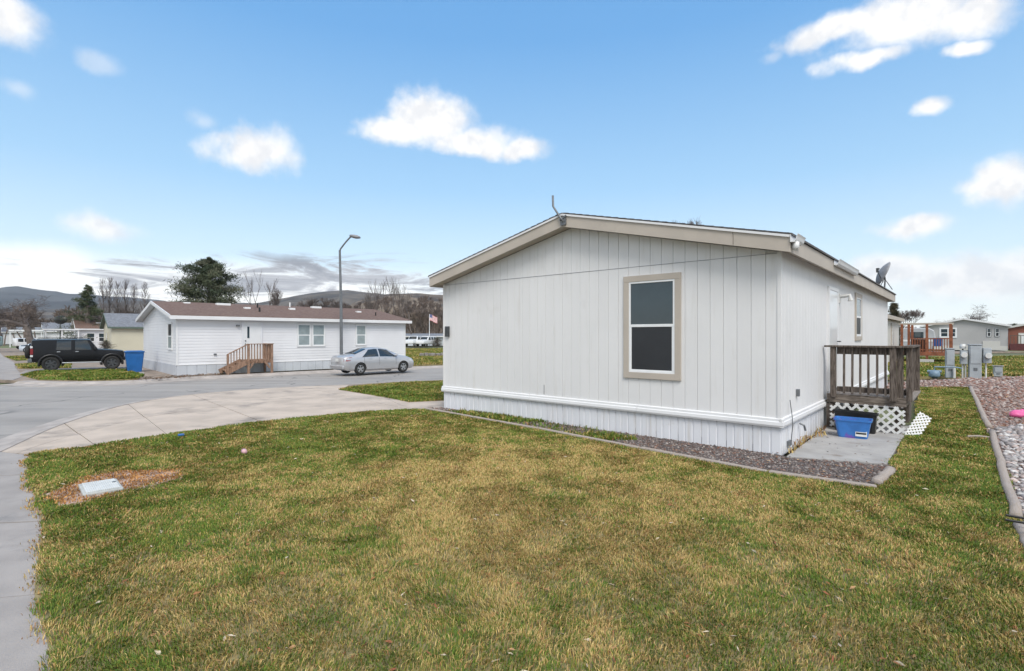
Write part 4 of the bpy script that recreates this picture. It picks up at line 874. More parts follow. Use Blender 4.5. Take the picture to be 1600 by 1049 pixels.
for sd in (1, -1):
    patch('tail_light', M_red, [[(0.02 + c * 0.1, 3.55) for c in range(4)], [(0.02 + c * 0.14, 4.6) for c in range(4)]], sd, 0.01)
    patch('headlight', M_clear, [[(4.08 + c * 0.1, 3.6) for c in range(4)], [(3.98 + c * 0.12, 4.4) for c in range(4)]], sd, 0.008)
    MB().box((3.08, sd * 0.94, 1.0), (0.10, 0.17, 0.11)).build('mirror', M_silver, car, bevel=0.03)
    for hx in (1.42, 2.36): patch('door_handle', M_chrome, [[(hx + c * 0.06, 3.72) for c in range(4)], [(hx + c * 0.06, 3.82) for c in range(4)]], sd, 0.025)
    for hx in (2.06, 1.15, 3.12): patch('door_seam', M_black, [[(hx, 1.9), (hx + 0.012, 1.9)], [(hx, 3.0), (hx + 0.012, 3.0)], [(hx, 4.0), (hx + 0.012, 4.0)]], sd, 0.003)
MB().box((-0.015, 0, 0.78), (0.02, 0.34, 0.16)).build('licence_plate', M_paleplastic, car); MB().box((0.02, 0, 0.42), (0.14, 1.46, 0.2)).build('rear_bumper', M_silver, car, bevel=0.05)
MB().box((4.40, 0, 0.42), (0.16, 1.3, 0.18)).build('front_bumper', M_silver, car, bevel=0.05)

suv = [(0.0, .62, 1.15, 1.72, .86, .74), (.05, .55, 1.2, 1.84, .93, .80), (.4, .50, 1.2, 1.87, .95, .81), (2.4, .50, 1.2, 1.88, .95, .81), (2.62, .50, 1.2, 1.86, .95, .80), (3.0, .50, 1.18, 1.27, .95, .86), (3.9, .50, 1.13, 1.20, .95, .86), (4.22, .52, 1.08, 1.15, .94, .84), (4.28, .58, 1.0, 1.08, .90, .80)]
hs_ = Vector((0.77, 0.638, 0)).normalized(); sp2 = G(79.5, 580.3)
org = sp2 - (hs_ * 0.86 + Vector((hs_.y, -hs_.x, 0)) * 0.93) * 0.89
suvo, S, patch = vehicle('parked_suv', 'boxy black off-road vehicle with rear spare wheel in the driveway', (org.x, org.y, 0.0), math.atan2(hs_.y, hs_.x), suv, (0.86, 3.68), 0.415, 0.98, M_blackpaint, M_suvglass,
    [(1.10, 1.76, 1.12, 1.76), (1.94, 2.70, 1.94, 2.50)], (2.66, 2.97), None, 0.89, rim=M_darkmetal, spokes=6, cat='car')
for sd in (1, -1):
    for wx in (0.86, 3.68):
        MB().tube([(wx + math.cos(a) * 0.52, sd * 0.965, 0.42 + math.sin(a) * 0.52) for a in np.linspace(-0.25, math.pi + 0.25, 15)], 0.06, 8).build('wheel_arch', M_black, suvo, smooth=True)
    MB().bx(-0.03, 0.10, sd * 0.80, sd * 0.945, 0.98, 1.32).build('tail_light', M_red, suvo, bevel=0.01); MB().bx(-0.03, 0.09, sd * 0.81, sd * 0.94, 0.84, 0.95).bx(-0.03, 0.08, sd * 0.81, sd * 0.94, 1.35, 1.46).build('clear_light', M_clear, suvo, bevel=0.01)
    MB().box((2.86, sd * 1.04, 1.32), (0.10, 0.16, 0.20)).build('mirror', M_black, suvo, bevel=0.03); MB().bx(1.35, 3.15, sd * 0.92, sd * 1.04, 0.44, 0.50).build('side_step', M_chrome, suvo, bevel=0.015)
    MB().beam((0.3, sd * 0.7, 1.93), (2.3, sd * 0.7, 1.93), 0.04, 0.04).build('roof_rack', M_black, suvo)
    for hx in (1.02, 1.85, 2.75): patch('door_seam', M_rubber, [[(hx, 1.9), (hx + 0.014, 1.9)], [(hx, 3.0), (hx + 0.014, 3.0)], [(hx, 4.0), (hx + 0.014, 4.0)]], sd, 0.004)
    for hx in (1.12, 1.95): patch('door_handle', M_chrome, [[(hx + c * 0.05, 3.7) for c in range(4)], [(hx + c * 0.05, 3.8) for c in range(4)]], sd, 0.03)
    MB().bx(4.22, 4.30, sd * 0.58, sd * 0.84, 0.86, 1.04).build('headlight', M_clear, suvo, bevel=0.02)
MB().lathe([(0.0, -0.30), (0.30, -0.30), (0.39, -0.26), (0.40, -0.12), (0.36, -0.08), (0.0, -0.08)], 24, (0, 0.02, 1.12), 'X').build('spare_wheel', M_rubber, suvo, smooth=True)
MB().bx(-0.14, 0.06, -0.90, 0.90, 0.52, 0.74).build('rear_bumper', mat('bumper_grey', (0.10, 0.11, 0.12), 0.5), suvo, bevel=0.03); MB().bx(4.22, 4.40, -0.9, 0.9, 0.55, 0.78).build('front_bumper', M_black, suvo, bevel=0.03)
MB().bx(2.62, 2.66, -0.78, 0.78, 1.86, 1.885).build('windscreen_trim', M_chrome, suvo)
# far vehicles
def farcar(label, px, py, hdg, paint, sc=0.9, cat='car', base=None):
    p = G(px, py); vehicle('parked_car', label, (p.x, p.y, 0), hdg, suv if base is None else base, (0.86, 3.6), 0.36, 0.93, paint, M_suvglass,
        [(0.25, 0.95, 0.25, 0.95), (1.08, 1.78, 1.08, 1.78), (1.92, 2.72, 1.92, 2.48)], (2.66, 2.97), None, sc, False, cat=cat)
farcar('white sport utility car parked before the long white building', 658, 541.5, R(250), M_whitepaint, 0.95)
farcar('white car with dark windows next to the round bush', 676, 541.5, R(245), M_whitepaint, 0.9)
farcar('teal grey car parked at the far end of the street', 2, 547, R(235), mat('teal_paint', (0.16, 0.23, 0.24), 0.3, coat=0.4), 0.95)
farcar('white hatchback parked on the far sidewalk', 22, 546, R(60), M_whitepaint, 0.8)
farcar('dark sedan parked behind the white hatchback', 34, 542, R(35), M_blackpaint, 0.9, base=sed)
farcar('pale blue car peeking out behind the black off-road vehicle', 34, 551.5, R(20), mat('pale_blue_paint', (0.45, 0.50, 0.56), 0.3, coat=0.4), 0.8, base=sed)
# recycling cart
bp = G(210, 581); rb = tub('recycling_cart', 'blue wheeled recycling cart beside the white home', (bp.x, bp.y, 0), R(40), 0.78, 0.78, 1.0, 0.74, M_bluebin, cat='trash cart')
MB().box((0, 0, 1.03), (0.82, 0.84, 0.05)).box((0, 0.0, 1.06), (0.66, 0.7, 0.04)).build('lid', M_bluebin, rb, bevel=0.02); MB().tube([(-0.3, 0.44, 0.98), (0.3, 0.44, 0.98)], 0.02, 8).build('handle', M_bluebin, rb)
for x in (-0.3, 0.3): MB().lathe([(0.0, -0.03), (0.12, -0.03), (0.12, 0.03), (0, 0.03)], 16, (x, 0.3, 0.12), 'X').build('wheel', M_black, rb)
# street lamp
lp = G(533.5, 577); lamp = thing('street_lamp', 'tall dark street lamp with angled arm behind the silver car', 'street lamp', lp)
MB().tube([(0, 0, 0), (-0.02, 0, 3.3), (-0.09, 0, 6.55)], [0.095, 0.08, 0.06], 8).build('pole', M_metal, lamp, smooth=False)
MB().tube([(-0.09, 0, 6.45), (-0.05, 0, 6.62), (0.25, -0.05, 6.98), (0.52, -0.1, 7.25), (0.62, -0.12, 7.28)], 0.045, 8).build('arm', M_metal, lamp)
MB().lathe([(0.0, -0.3), (0.09, -0.28), (0.14, -0.1), (0.15, 0.1), (0.08, 0.3), (0.0, 0.32)], 12, (0, 0, 0), 'X').build('lamp_head', M_dish, lamp, smooth=True)
LH = [c for c in lamp.children if c.name.startswith('lamp_head')][0]; LH.location = (0.78, -0.13, 7.27); LH.rotation_euler = (0, R(12), R(-8)); LH.scale = (1, 1, 0.7)
MB().lathe([(0.0, 0.0), (0.2, 0.0), (0.2, 0.06), (0.15, 0.1)], 12).build('base_plate', M_metal, lamp)
# flag
fp = G(671, 541); fl = thing('flagpole', 'white flagpole with faded red striped flag beyond the park', 'flagpole', (fp.x * 0.98, fp.y * 0.98, 0))
fz = (CY - 491) / F * fp.y * 0.98 + H
MB().tube([(0, 0, 0), (0, 0, fz)], [0.07, 0.04], 8).build('pole', M_frame, fl)
nx_, ny_ = 16, 14; fm = MB(); FW, FH = 1.5, 1.15
for j in range(ny_):
    for i in range(nx_ + 1):
        for q in (0, 1):
            s_ = i / nx_; fm.v.append((-FW * 0.15 * 0 + FW * s_ * 0.9, 0.16 * math.sin(s_ * 9) * s_, fz - 0.05 - FH * (j + q) / ny_ - 0.55 * s_ ** 1.5 + 0.05 * math.sin(s_ * 7)))
redm, whm, blm = mat('flag_red', (0.55, 0.14, 0.15), 0.8), mat('flag_white', (0.72, 0.68, 0.68), 0.8), mat('flag_blue', (0.12, 0.13, 0.25), 0.8)
fme = fm
for mtx, nm in ((redm, 'red_stripe'), (whm, 'white_stripe'), (blm, 'canton')):
    f2 = MB(); f2.v = list(fm.v)
    for j in range(ny_ - 1):
        for i in range(nx_):
            isb = j < 7 and i < 6; kd = 'canton' if isb else ('red_stripe' if j % 2 == 0 else 'white_stripe')
            if kd == nm: a = (j * (nx_ + 1) + i) * 2; f2.f.append((a, a + 2, a + 3, a + 1))
    f2.build(nm, mtx, fl)

# low stone edging across the park lawn, camper behind the deck, dark dish on a far roof
w0, w1 = G(655, 557.5), G(760, 556.5); wl_ = thing('stone_edging', 'low grey stone edging across the park lawn', 'stone wall', w0, math.atan2((w1 - w0).y, (w1 - w0).x)); rd_ = random.Random(4); x_ = 0
while x_ < (w1 - w0).length:
    l_ = rd_.uniform(0.35, 0.7); MB().box((x_ + l_ / 2, rd_.uniform(-.05, .05), 0.14), (l_ - 0.04, 0.35, rd_.uniform(0.26, 0.4)), Matrix.Rotation(rd_.uniform(-.1, .1), 3, 'Z')).build('stone', mat('edging_stone', (0.22, 0.20, 0.19), 0.9, 0.25, 4, 0.4, 20), wl_, bevel=0.05); x_ += l_
cq = P(1433, 545, 52); cam_ = thing('camper_trailer', 'grey and white camper trailer behind the red deck', 'trailer', (cq.x, cq.y, 0), R(-38)); pf = [(-1.3, 0.5), (1.3, 0.5), (1.5, 1.2), (1.3, 2.35), (0.9, 2.6), (-1.1, 2.6), (-1.45, 2.2), (-1.5, 1.2)]
b_ = MB(); nn_ = len(pf); b_.add([(x, y, z) for y in (-1.0, 1.0) for x, z in pf], [tuple(range(nn_)), tuple(range(nn_, 2 * nn_))[::-1]] + [(i, (i + 1) % nn_, (i + 1) % nn_ + nn_, i + nn_) for i in range(nn_)]); b_.build('body', mat('camper_grey', (0.42, 0.43, 0.45), 0.4, 0.1, 1), cam_, fix=True, bevel=0.08)
MB().bx(-0.7, 0.5, -1.03, -0.99, 1.6, 2.2).build('window', M_glass, cam_); MB().bx(-1.45, 1.45, -1.02, -0.995, 1.25, 1.42).build('stripe', M_frame, cam_)
for sd in (-1, 1): MB().lathe([(0.0, -0.1), (0.33, -0.1), (0.33, 0.1), (0, 0.1)], 16, (0, sd * 0.9, 0.33), 'Y').build('wheel', M_rubber, cam_)
dq = P(93, 500, 72); fd = thing('satellite_dish', 'black satellite dish on a pole left of the brown roof', 'satellite dish', (dq.x, dq.y, 0)); MB().lathe([(0.0, 0.0), (0.5, 0.05), (0.95, 0.22), (0.97, 0.26), (0.5, 0.1), (0.0, 0.05)], 20, (0, -0.1, dq.z), 'Y').build('reflector', M_black, fd, smooth=True).scale = (1, 1, 0.62)
[c for c in fd.children if c.name.startswith('reflector')][0].location = (0, 0, dq.z * 0.38); MB().tube([(0, 0.1, 0), (0, 0.1, dq.z)], 0.06, 8).build('mast', M_darkmetal, fd)
# ==================================================================== TREES
def branchy(seed, h, r, spread=0.9, levels=5, trunk=0.3, upright=0.3, kids=(3, 4), shrink=0.66, thin=0.0):
    rd = random.Random(seed); segs = []
    def grow(p, d, L, r0, lv):
        n = 3; q = p
        for i in range(n):
            d = (d + Vector((rd.gauss(0, .12), rd.gauss(0, .12), rd.gauss(0, .06) + upright * 0.12))).normalized()
            e = q + d * (L / n); ra, rb = r0 * (1 - 0.3 * i / n), r0 * (1 - 0.3 * (i + 1) / n); segs.append((q, e, ra, rb, lv)); q = e
            if lv < levels and i >= 1 and lv > 0 and rd.random() < 0.8: side(q, d, L, rb, lv)
        if lv < levels:
            for _ in range(rd.randint(*kids)): side(q, d, L, r0 * 0.7, lv)
    def side(q, d, L, r0, lv):
        a = Vector((rd.gauss(0, 1), rd.gauss(0, 1), rd.gauss(0, .5))).normalized(); nd = (d * (1.25 - spread) + a * spread + Vector((0, 0, upright))).normalized()
        grow(q, nd, L * shrink * rd.uniform(.8, 1.15), max(r0 * 0.68, thin), lv + 1)
    grow(Vector((0, 0, 0)), Vector((0, 0, 1)), h * trunk, r, 0); return segs
def seg_arrays(segs, sides=4):
    V_, F_ = [], []
    for p, e, ra, rb, lv in segs:
        d = (e - p).normalized(); u = d.orthogonal().normalized(); w = d.cross(u); n = sides if lv < 2 else 3; o = len(V_)
        for c, rr in ((p, ra), (e, rb)):
            for j in range(n): a = 2 * math.pi * j / n; V_.append(tuple(c + (u * math.cos(a) + w * math.sin(a)) * rr))
        for j in range(n): F_.append((o + j, o + (j + 1) % n, o + n + (j + 1) % n, o + n + j))
    return V_, F_
def bare_tree(label, loc, h, r, seed, group=None, name='bare_tree', **kw):
    t = thing(name, label, 'tree', loc, 0, group); sg = branchy(seed, h, r, **kw); top = max(s[1].z for s in sg); f = h / top
    sg = [(p * f, e * f, a, b, l) for p, e, a, b, l in sg]
    for nm, cond, m in (('trunk', lambda l: l == 0, M_bark), ('crown', lambda l: l > 0, M_twig)):
        v, fc = seg_arrays([s for s in sg if cond(s[4])], 7); mb = MB(); mb.v = v; mb.f = fc; mb.build(nm, m, t)
    return t
def at(px, d): return ((px - CX) / F * d, d, -0.1)
def hgt(py, d): return H + (CY - py) / F * d + 0.1
bare_tree('broad bare tree with twisted limbs behind the black car', at(50, 58), hgt(458, 58), 0.42, 11, spread=1.0, levels=6, trunk=0.22, upright=0.12, kids=(2, 3), shrink=0.74, thin=0.012)
def poplar(label, loc, h, seed, group=None, r=0.08, wid=0.17, n=120):
    rd = random.Random(seed); t = thing('bare_poplar', label, 'tree', loc, 0, group); bend = [Vector((rd.gauss(0, .1), rd.gauss(0, .1), h * q)) for q in (0.25, 0.5, 0.75, 1.0)]; pts = [Vector((0, 0, 0))] + bend
    MB().tube(pts, [r, r * .8, r * .6, r * .35, 0.012], 6).build('trunk', M_bark, t); b = MB()
    for i in range(n):
        f = rd.uniform(0.28, 0.96); k_ = f * 4; q = pts[int(k_)].lerp(pts[min(int(k_) + 1, 4)], k_ - int(k_)); a = rd.random() * 6.28; L_ = h * wid * rd.uniform(.6, 1.5) * (1.25 - f); d_ = Vector((math.cos(a) * .62, math.sin(a) * .62, 1)).normalized()
        m_ = q + d_ * L_ * .5 + Vector((math.cos(a), math.sin(a), 0)) * L_ * .06; e = q + d_ * L_ + Vector((0, 0, L_ * .2)); b.tube([q, m_, e], [0.03, 0.02, 0.008], 3, False)
        for _ in range(3): z_ = m_.lerp(e, rd.random()); b.tube([z_, z_ + Vector((rd.gauss(0, .25), rd.gauss(0, .25), rd.uniform(.3, .9))) * L_ * .4], [0.012, 0.006], 3, False)
    b.build('crown', M_twig, t)
gP = 'row of tall bare poplars'
for i, (px, py, lb) in enumerate(((160, 437, 'leftmost slim bare poplar above the cream home'), (171, 432, 'second bare poplar from the dark conifer'), (184, 438, 'third bare poplar from the dark conifer'), (197, 434, 'fourth bare poplar from the dark conifer'), (209, 440, 'fifth bare poplar, just left of the white home gable'), (226, 436, 'rightmost bare poplar, above the white home gable'))):
    poplar(lb, at(px, 78 + i), hgt(py, 78), 30 + i, gP)
bare_tree('bare tree with pale trunks right of the big pine', at(399, 62), hgt(420, 62), 0.16, 51, spread=0.5, levels=4, trunk=0.32, upright=0.8, kids=(2, 3), thin=0.008)
bare_tree('thin bare tree above the brown roof', at(430, 70), hgt(448, 70), 0.12, 52, spread=0.5, levels=4, upright=0.7, thin=0.015)
for i, (px, py, d, lb) in enumerate(((592, 434, 105, 'bare tree on the hill just right of the lamp post'), (604, 430, 100, 'tallest bare tree before the brown hill'), (617, 434, 108, 'bare tree before the brown hill, third from the lamp post'), (632, 440, 100, 'bare tree with forked trunk above the white roof corner'), (645, 452, 95, 'bare tree standing left of the flag'), (578, 452, 110, 'low bare tree behind the brown roof ridge'))):
    bare_tree(lb, at(px, d), hgt(py, d), 0.17, 61 + i, 'bare trees before the hill', spread=0.5, levels=4, trunk=0.34, upright=0.8, kids=(2, 3), thin=0.009)
bare_tree('reddish bare shrub tree peeking over the brown roof', at(502, 60), hgt(463, 60), 0.1, 70, spread=0.8, levels=5, upright=0.4, thin=0.016)
bare_tree('spreading bare tree behind the grey home', at(1532, 78), hgt(474, 78), 0.3, 80, spread=1.0, levels=6, trunk=0.28, upright=0.1, kids=(2, 3), shrink=0.72, thin=0.010)
bare_tree('small bare tree behind the pale home roof', at(1423, 60), hgt(483, 60), 0.1, 81, spread=0.7, levels=5, upright=0.5, thin=0.012)
bare_tree('bare treetop showing above the big white home roof', at(1057, 40), hgt(333, 40), 0.2, 82, spread=0.5, levels=5, trunk=0.35, upright=0.7, thin=0.01)
def conifer(label, loc, h, w, seed, n=22000, kind='pine', base=0.12, name='pine_tree', cols=((0.040, 0.058, 0.030), (0.070, 0.088, 0.045), (0.095, 0.105, 0.060))):
    rg = np.random.default_rng(seed); t = thing(name, label, 'tree', loc); MB().tube([(0, 0, 0), (0.05, 0, h * 0.5), (0, 0.03, h * 0.96)], [w * 0.045 + 0.05, w * 0.03 + .03, 0.03], 8).build('trunk', M_bark, t)
    nb_ = 150 if kind == 'pine' else 110; br = MB(); pts, cl = [], []
    for i in range(nb_):
        zf = base + (1 - base) * (i + rg.random()) / nb_; z = zf * h
        if kind == 'pine': rad = w / 2 * (math.sin(math.pi * min(1, (zf - base) / (1 - base) * 0.86 + 0.16)) ** 0.55) * rg.uniform(0.55, 1.12)
        elif kind == 'arb': rad = w / 2 * (1 - zf) ** 0.45 * rg.uniform(0.8, 1.05)
        else: rad = w / 2 * (1.03 - zf) ** 0.9 * rg.uniform(0.55, 1.15)
        a = rg.random() * 6.283; rise = rg.uniform(-0.05, 0.35) if kind == 'pine' else (rg.uniform(-0.25, 0.12) if kind != 'arb' else 0.8)
        e = Vector((math.cos(a) * rad, math.sin(a) * rad, min(z + rise * rad, h))); s0 = Vector((0, 0, z)); br.tube([s0, (s0 + e) / 2 + Vector((0, 0, 0.04 * rad)), e], [0.035, 0.022, 0.008], 4, False)
        m = max(8, int(n / nb_)); f = rg.random(m) ** 0.6 * 0.85 + 0.18; c = np.array(s0)[None] * (1 - f[:, None]) + np.array(e)[None] * f[:, None]
        sp = (0.05 + 0.11 * rad) if kind != 'arb' else 0.1
        c = c + rg.normal(0, 1, (m, 3)) * np.array([sp, sp, sp * 0.55]); pts.append(c); q = rg.random(); cl.append(np.tile(np.array(cols[int(q * 2.99)]), (m, 1)) * rg.uniform(0.8, 1.2, (m, 1)))
    br.build('branches', M_bark, t); C = np.vstack(pts); K_ = np.vstack(cl); m = len(C); sz = h * 0.017
    d1 = rg.normal(0, 1, (m, 3)); d1 /= np.linalg.norm(d1, axis=1)[:, None]; d2 = np.cross(d1, rg.normal(0, 1, (m, 3))); d2 /= np.linalg.norm(d2, axis=1)[:, None]
    Vv = np.stack([C - d1 * sz * 1.3, C + d2 * sz * 0.35, C + d1 * sz * 1.3], 1).reshape(-1, 3); np_mesh('crown', Vv, np.arange(3 * m), 3, M_needle, np.repeat(K_, 3, 0), t)
    return t
conifer('large dark pine rising behind the white home roof', at(327, 46), hgt(404, 46), 6.0, 5, 30000, cols=((0.050, 0.066, 0.040), (0.085, 0.10, 0.060), (0.115, 0.12, 0.08)))
conifer('dark layered conifer beyond the brown roofed home', at(137, 68), hgt(446, 68), 8.6, 6, 9000, 'spruce', 0.1, 'spruce_tree')
conifer('small rounded evergreen peeking over the pale home roof', at(1397, 48), hgt(475, 48), 1.3, 7, 9000, 'arb', 0.05, 'evergreen_shrub', ((0.05, 0.05, 0.025), (0.08, 0.075, 0.04), (0.10, 0.085, 0.05)))
conifer('round dark bush beside the far white cars', at(683, 86), 1.6, 2.2, 8, 5000, 'pine', 0.05, 'round_bush')
conifer('olive bush at the corner of the cream home', at(166, 50), 1.5, 1.6, 9, 3000, 'pine', 0.05, 'round_bush')
conifer('dark shrub tree far beyond the red brown home', at(1585, 95), hgt(506, 95), 5, 10, 6000, 'pine', 0.1, 'evergreen_tree')
# brushy wood that covers the foot of the hills
def wood(name, label, seed, area, count, hrange, tw):
    rg = random.Random(seed); var = []
    for i in range(5):
        v, f = seg_arrays(branchy(seed + i, 1.0, 0.018, spread=0.6, levels=3, trunk=0.3, upright=0.5, kids=(3, 4), thin=tw), 3); v = np.array(v); v /= v[:, 2].max(); var.append((v, np.array([x for x in f if len(x) == 4][0:] if True else f, dtype=object)))
    VS, FS, o = [], [], 0
    for _ in range(count):
        v, f = rg.choice(var); d = rg.uniform(area[2], area[3]); px = rg.uniform(area[0], area[1]); hh = rg.uniform(*hrange); a = rg.random() * 6.28
        z0 = area[4](px, d); c, s = math.cos(a), math.sin(a); x = v[:, 0] * c - v[:, 1] * s; y = v[:, 0] * s + v[:, 1] * c
        VS.append(np.stack([x * hh + (px - CX) / F * d, y * hh + d, v[:, 2] * hh + z0], 1)); FS.append(np.array([list(q) for q in f]) + o); o += len(v)
    ob = np_mesh(name, np.vstack(VS), np.vstack(FS), 4, mat('brush_twigs', (0.15, 0.115, 0.095), 0.95, 0.3, 0.15)); tag(ob, label, kind='stuff'); return ob
def hill_z(px, d):
    if d < 205: return -0.3
    zt = (CY - np.interp(px, (470, 520, 560, 600, 650, 700, 780), (512, 486, 468, 459, 457, 460, 466))) / F * 520 + H
    return zt * ((d - 200) / 320) ** 0.8 - 2.5
wood('woods', 'brown leafless brush covering the foot of the hill', 200, (430, 760, 120, 330, hill_z), 620, (5, 10), 0.006)
wood('woods', 'grey leafless woods along the far left street', 300, (-250, 300, 100, 240, lambda px, d: -0.3), 420, (4, 9.5), 0.006)
wood('woods', 'low leafless brush beyond the homes on the right', 400, (1380, 1900, 120, 220, lambda px, d: -0.3), 90, (2.5, 5), 0.006)

# ==================================================================== SMALL THINGS
def logpiece(label, p0, p1, r, seed, group='landscape timbers'):
    p0, p1 = Vector((*p0, 0)), Vector((*p1, 0)); t = thing('landscape_timber', label, 'timber', p0, math.atan2((p1 - p0).y, (p1 - p0).x), group); Lg = (p1 - p0).length; rd = random.Random(seed)
    n = 14; b = MB(); k = 10
    for i in range(n + 1):
        x = Lg * i / n; wob = rd.uniform(-.012, .012)
        for j in range(k):
            a = 2 * math.pi * j / k; rr = r * rd.uniform(.94, 1.05); b.v.append((x, wob + math.cos(a) * rr * 1.05, r * 0.55 + max(-0.6 * r, math.sin(a) * rr * 0.85)))
    b.f = [(i * k + j, i * k + (j + 1) % k, (i + 1) * k + (j + 1) % k, (i + 1) * k + j) for i in range(n) for j in range(k)] + [tuple(range(k)), tuple(range(n * k, n * k + k))[::-1]]
    b.build('log', M_log, t, fix=True, smooth=True); return t
gx = [tuple(G(*p)[:2]) for p in ((1516, 606), (1545, 670), (1549, 676), (1590, 812), (1594, 826))]
logpiece('long bleached timber running back to the utility cabinet', gx[1], gx[0], 0.052, 1); logpiece('bleached timber edging in the middle of the gravel border', gx[3], gx[2], 0.048, 2)
logpiece('weathered timber end at the photo edge under black cables', (3.7, 3.5), gx[4], 0.045, 3)
logpiece('short log end at the corner of the gravel bed', G(1368, 759)[:2], G(1392, 738)[:2], 0.06, 4)
for i in range(len(BED) - 1):
    a, b = Vector((*BED[i], 0)), Vector((*BED[i + 1], 0)); dv = (b - a).normalized()
    o = MB().beam(a + dv * 0.01 + Vector((0, 0, 0.02)), b - dv * 0.01 + Vector((0, 0, 0.015)), 0.09, 0.07).build('edging_strip', M_log, None, bevel=0.02)
    tag(o, ('thin edging strip starting at the driveway end of the gravel bed', 'second edging strip from the driveway along the gravel bed', 'third edging strip from the driveway, below the window', 'edging strip meeting the short log at the bed corner')[i], 'edging', 'bed edging strips')
cb = MB()
for dx in (0, 0.12): cb.tube([(4.5 + dx, 4.72 + dx, 0.17), (4.62 + dx, 4.66 + dx, 0.16), (4.8 + dx, 4.55 + dx, 0.04), (5.3 + dx, 4.5 + dx, 0.03)], 0.012, 6)
tag(cb.build('cable', M_black), 'black cables looped over the timber at the photo edge', 'cable')
# meter box lid in the lawn
lq = [G(*p, 0.03) for p in ((124, 759), (184, 750), (191, 766), (128, 777))]; lc = sum(lq, Vector()) / 4; ax = (lq[1] - lq[0] + lq[2] - lq[3]).normalized()
lid = thing('meter_lid', 'pale ribbed meter box lid set in bare soil of the lawn', 'lid', (lc.x, lc.y, 0.02), math.atan2(ax.y, ax.x)); lw, ldp = (lq[1] - lq[0]).length * 1.0, (lq[3] - lq[0]).length * 0.95
MB().bx(-lw / 2, lw / 2, -ldp / 2, ldp / 2, -0.03, 0.035).build('plate', mat('lid_grey', (0.40, 0.41, 0.39), 0.7, 0.12, 9), lid, bevel=0.012)
for i in range(16): x = -lw / 2 + 0.04 + i * (lw - 0.08) / 15; MB().bx(x - 0.009, x + 0.009, -ldp / 2 + 0.03, ldp / 2 - 0.03, 0.036, 0.044).build('rib', mat('lid_rib', (0.55, 0.56, 0.54), 0.7, 0.1, 9), lid)
MB().lathe([(0.0, 0.048), (0.02, 0.048), (0.02, 0.03)], 10, (lw * 0.36, ldp * 0.1, 0)).build('bolt', M_darkmetal, lid)
SOILP = [tuple(G(*p)[:2]) for p in ((72, 775), (130, 748), (190, 738), (292, 735), (288, 748), (215, 768), (150, 785), (92, 792))]
setting('soil_patch', MB().prism(SOILP, -0.05, 0.022), mat('patch_soil', (0.25, 0.16, 0.11), 0.95, 0.3, 4, 0.8, 40, col2=(0.40, 0.29, 0.235)), 'bare brown soil around the meter lid')
pb_ = G(382, 711); cup = thing('paper_cup', 'small pinkish cup lying on the lawn', 'cup', (pb_.x, pb_.y, 0.05), R(40))
MB().lathe([(0.0, -0.045), (0.032, -0.045), (0.042, 0.045), (0.039, 0.045), (0.03, -0.04)], 14, (0, 0, 0), 'Y').build('body', mat('cup_pink', (0.55, 0.33, 0.36), 0.6), cup, smooth=True)
bl = G(283, 684); tag(MB().box((bl.x, bl.y, 0.05), (0.10, 0.05, 0.04), Matrix.Rotation(0.5, 3, 'Z')).build('bottle_cap', M_bluebin, None, bevel=0.012), 'small blue plastic scrap at the lawn edge', 'scrap')
pk = G(1589, 653); toy = thing('pink_toy', 'crumpled pink plastic toy lying on the gravel', 'toy', (pk.x, pk.y, 0), R(20), None, 0.82); tb = MB(); rr = random.Random(5)
for i in range(13):
    for j in range(18):
        th, ph = math.pi * i / 12, 2 * math.pi * j / 18; x, y, z = math.sin(th) * math.cos(ph), math.sin(th) * math.sin(ph), math.cos(th); dent = 1 - 0.45 * math.exp(-((x + 0.25) ** 2 + (z - 0.55) ** 2 + (y + 0.75) ** 2) / 0.12) + 0.07 * math.sin(5 * ph) * math.sin(th) + 0.05 * math.sin(3 * th + 1)
        tb.v.append((x * 0.20 * dent, y * 0.16 * dent, 0.105 + z * 0.105 * dent))
tb.f = [(i * 18 + j, i * 18 + (j + 1) % 18, (i + 1) * 18 + (j + 1) % 18, (i + 1) * 18 + j) for i in range(12) for j in range(18)]
tb.build('shell', M_pink, toy, smooth=True); MB().tube([(0.16, -0.02, 0.12), (0.24, 0.0, 0.17), (0.28, 0.02, 0.14)], [0.05, 0.06, 0.03], 8).build('ear', M_pink, toy, smooth=True)
sk = G(1527, 686); tag(MB().tube([(sk.x - 0.16, sk.y + 0.02, 0.04), (sk.x, sk.y, 0.05), (sk.x + 0.17, sk.y - 0.05, 0.04)], [0.02, 0.022, 0.014], 6).build('stick', M_log), 'pale stick on the grass near the timber edging', 'stick')

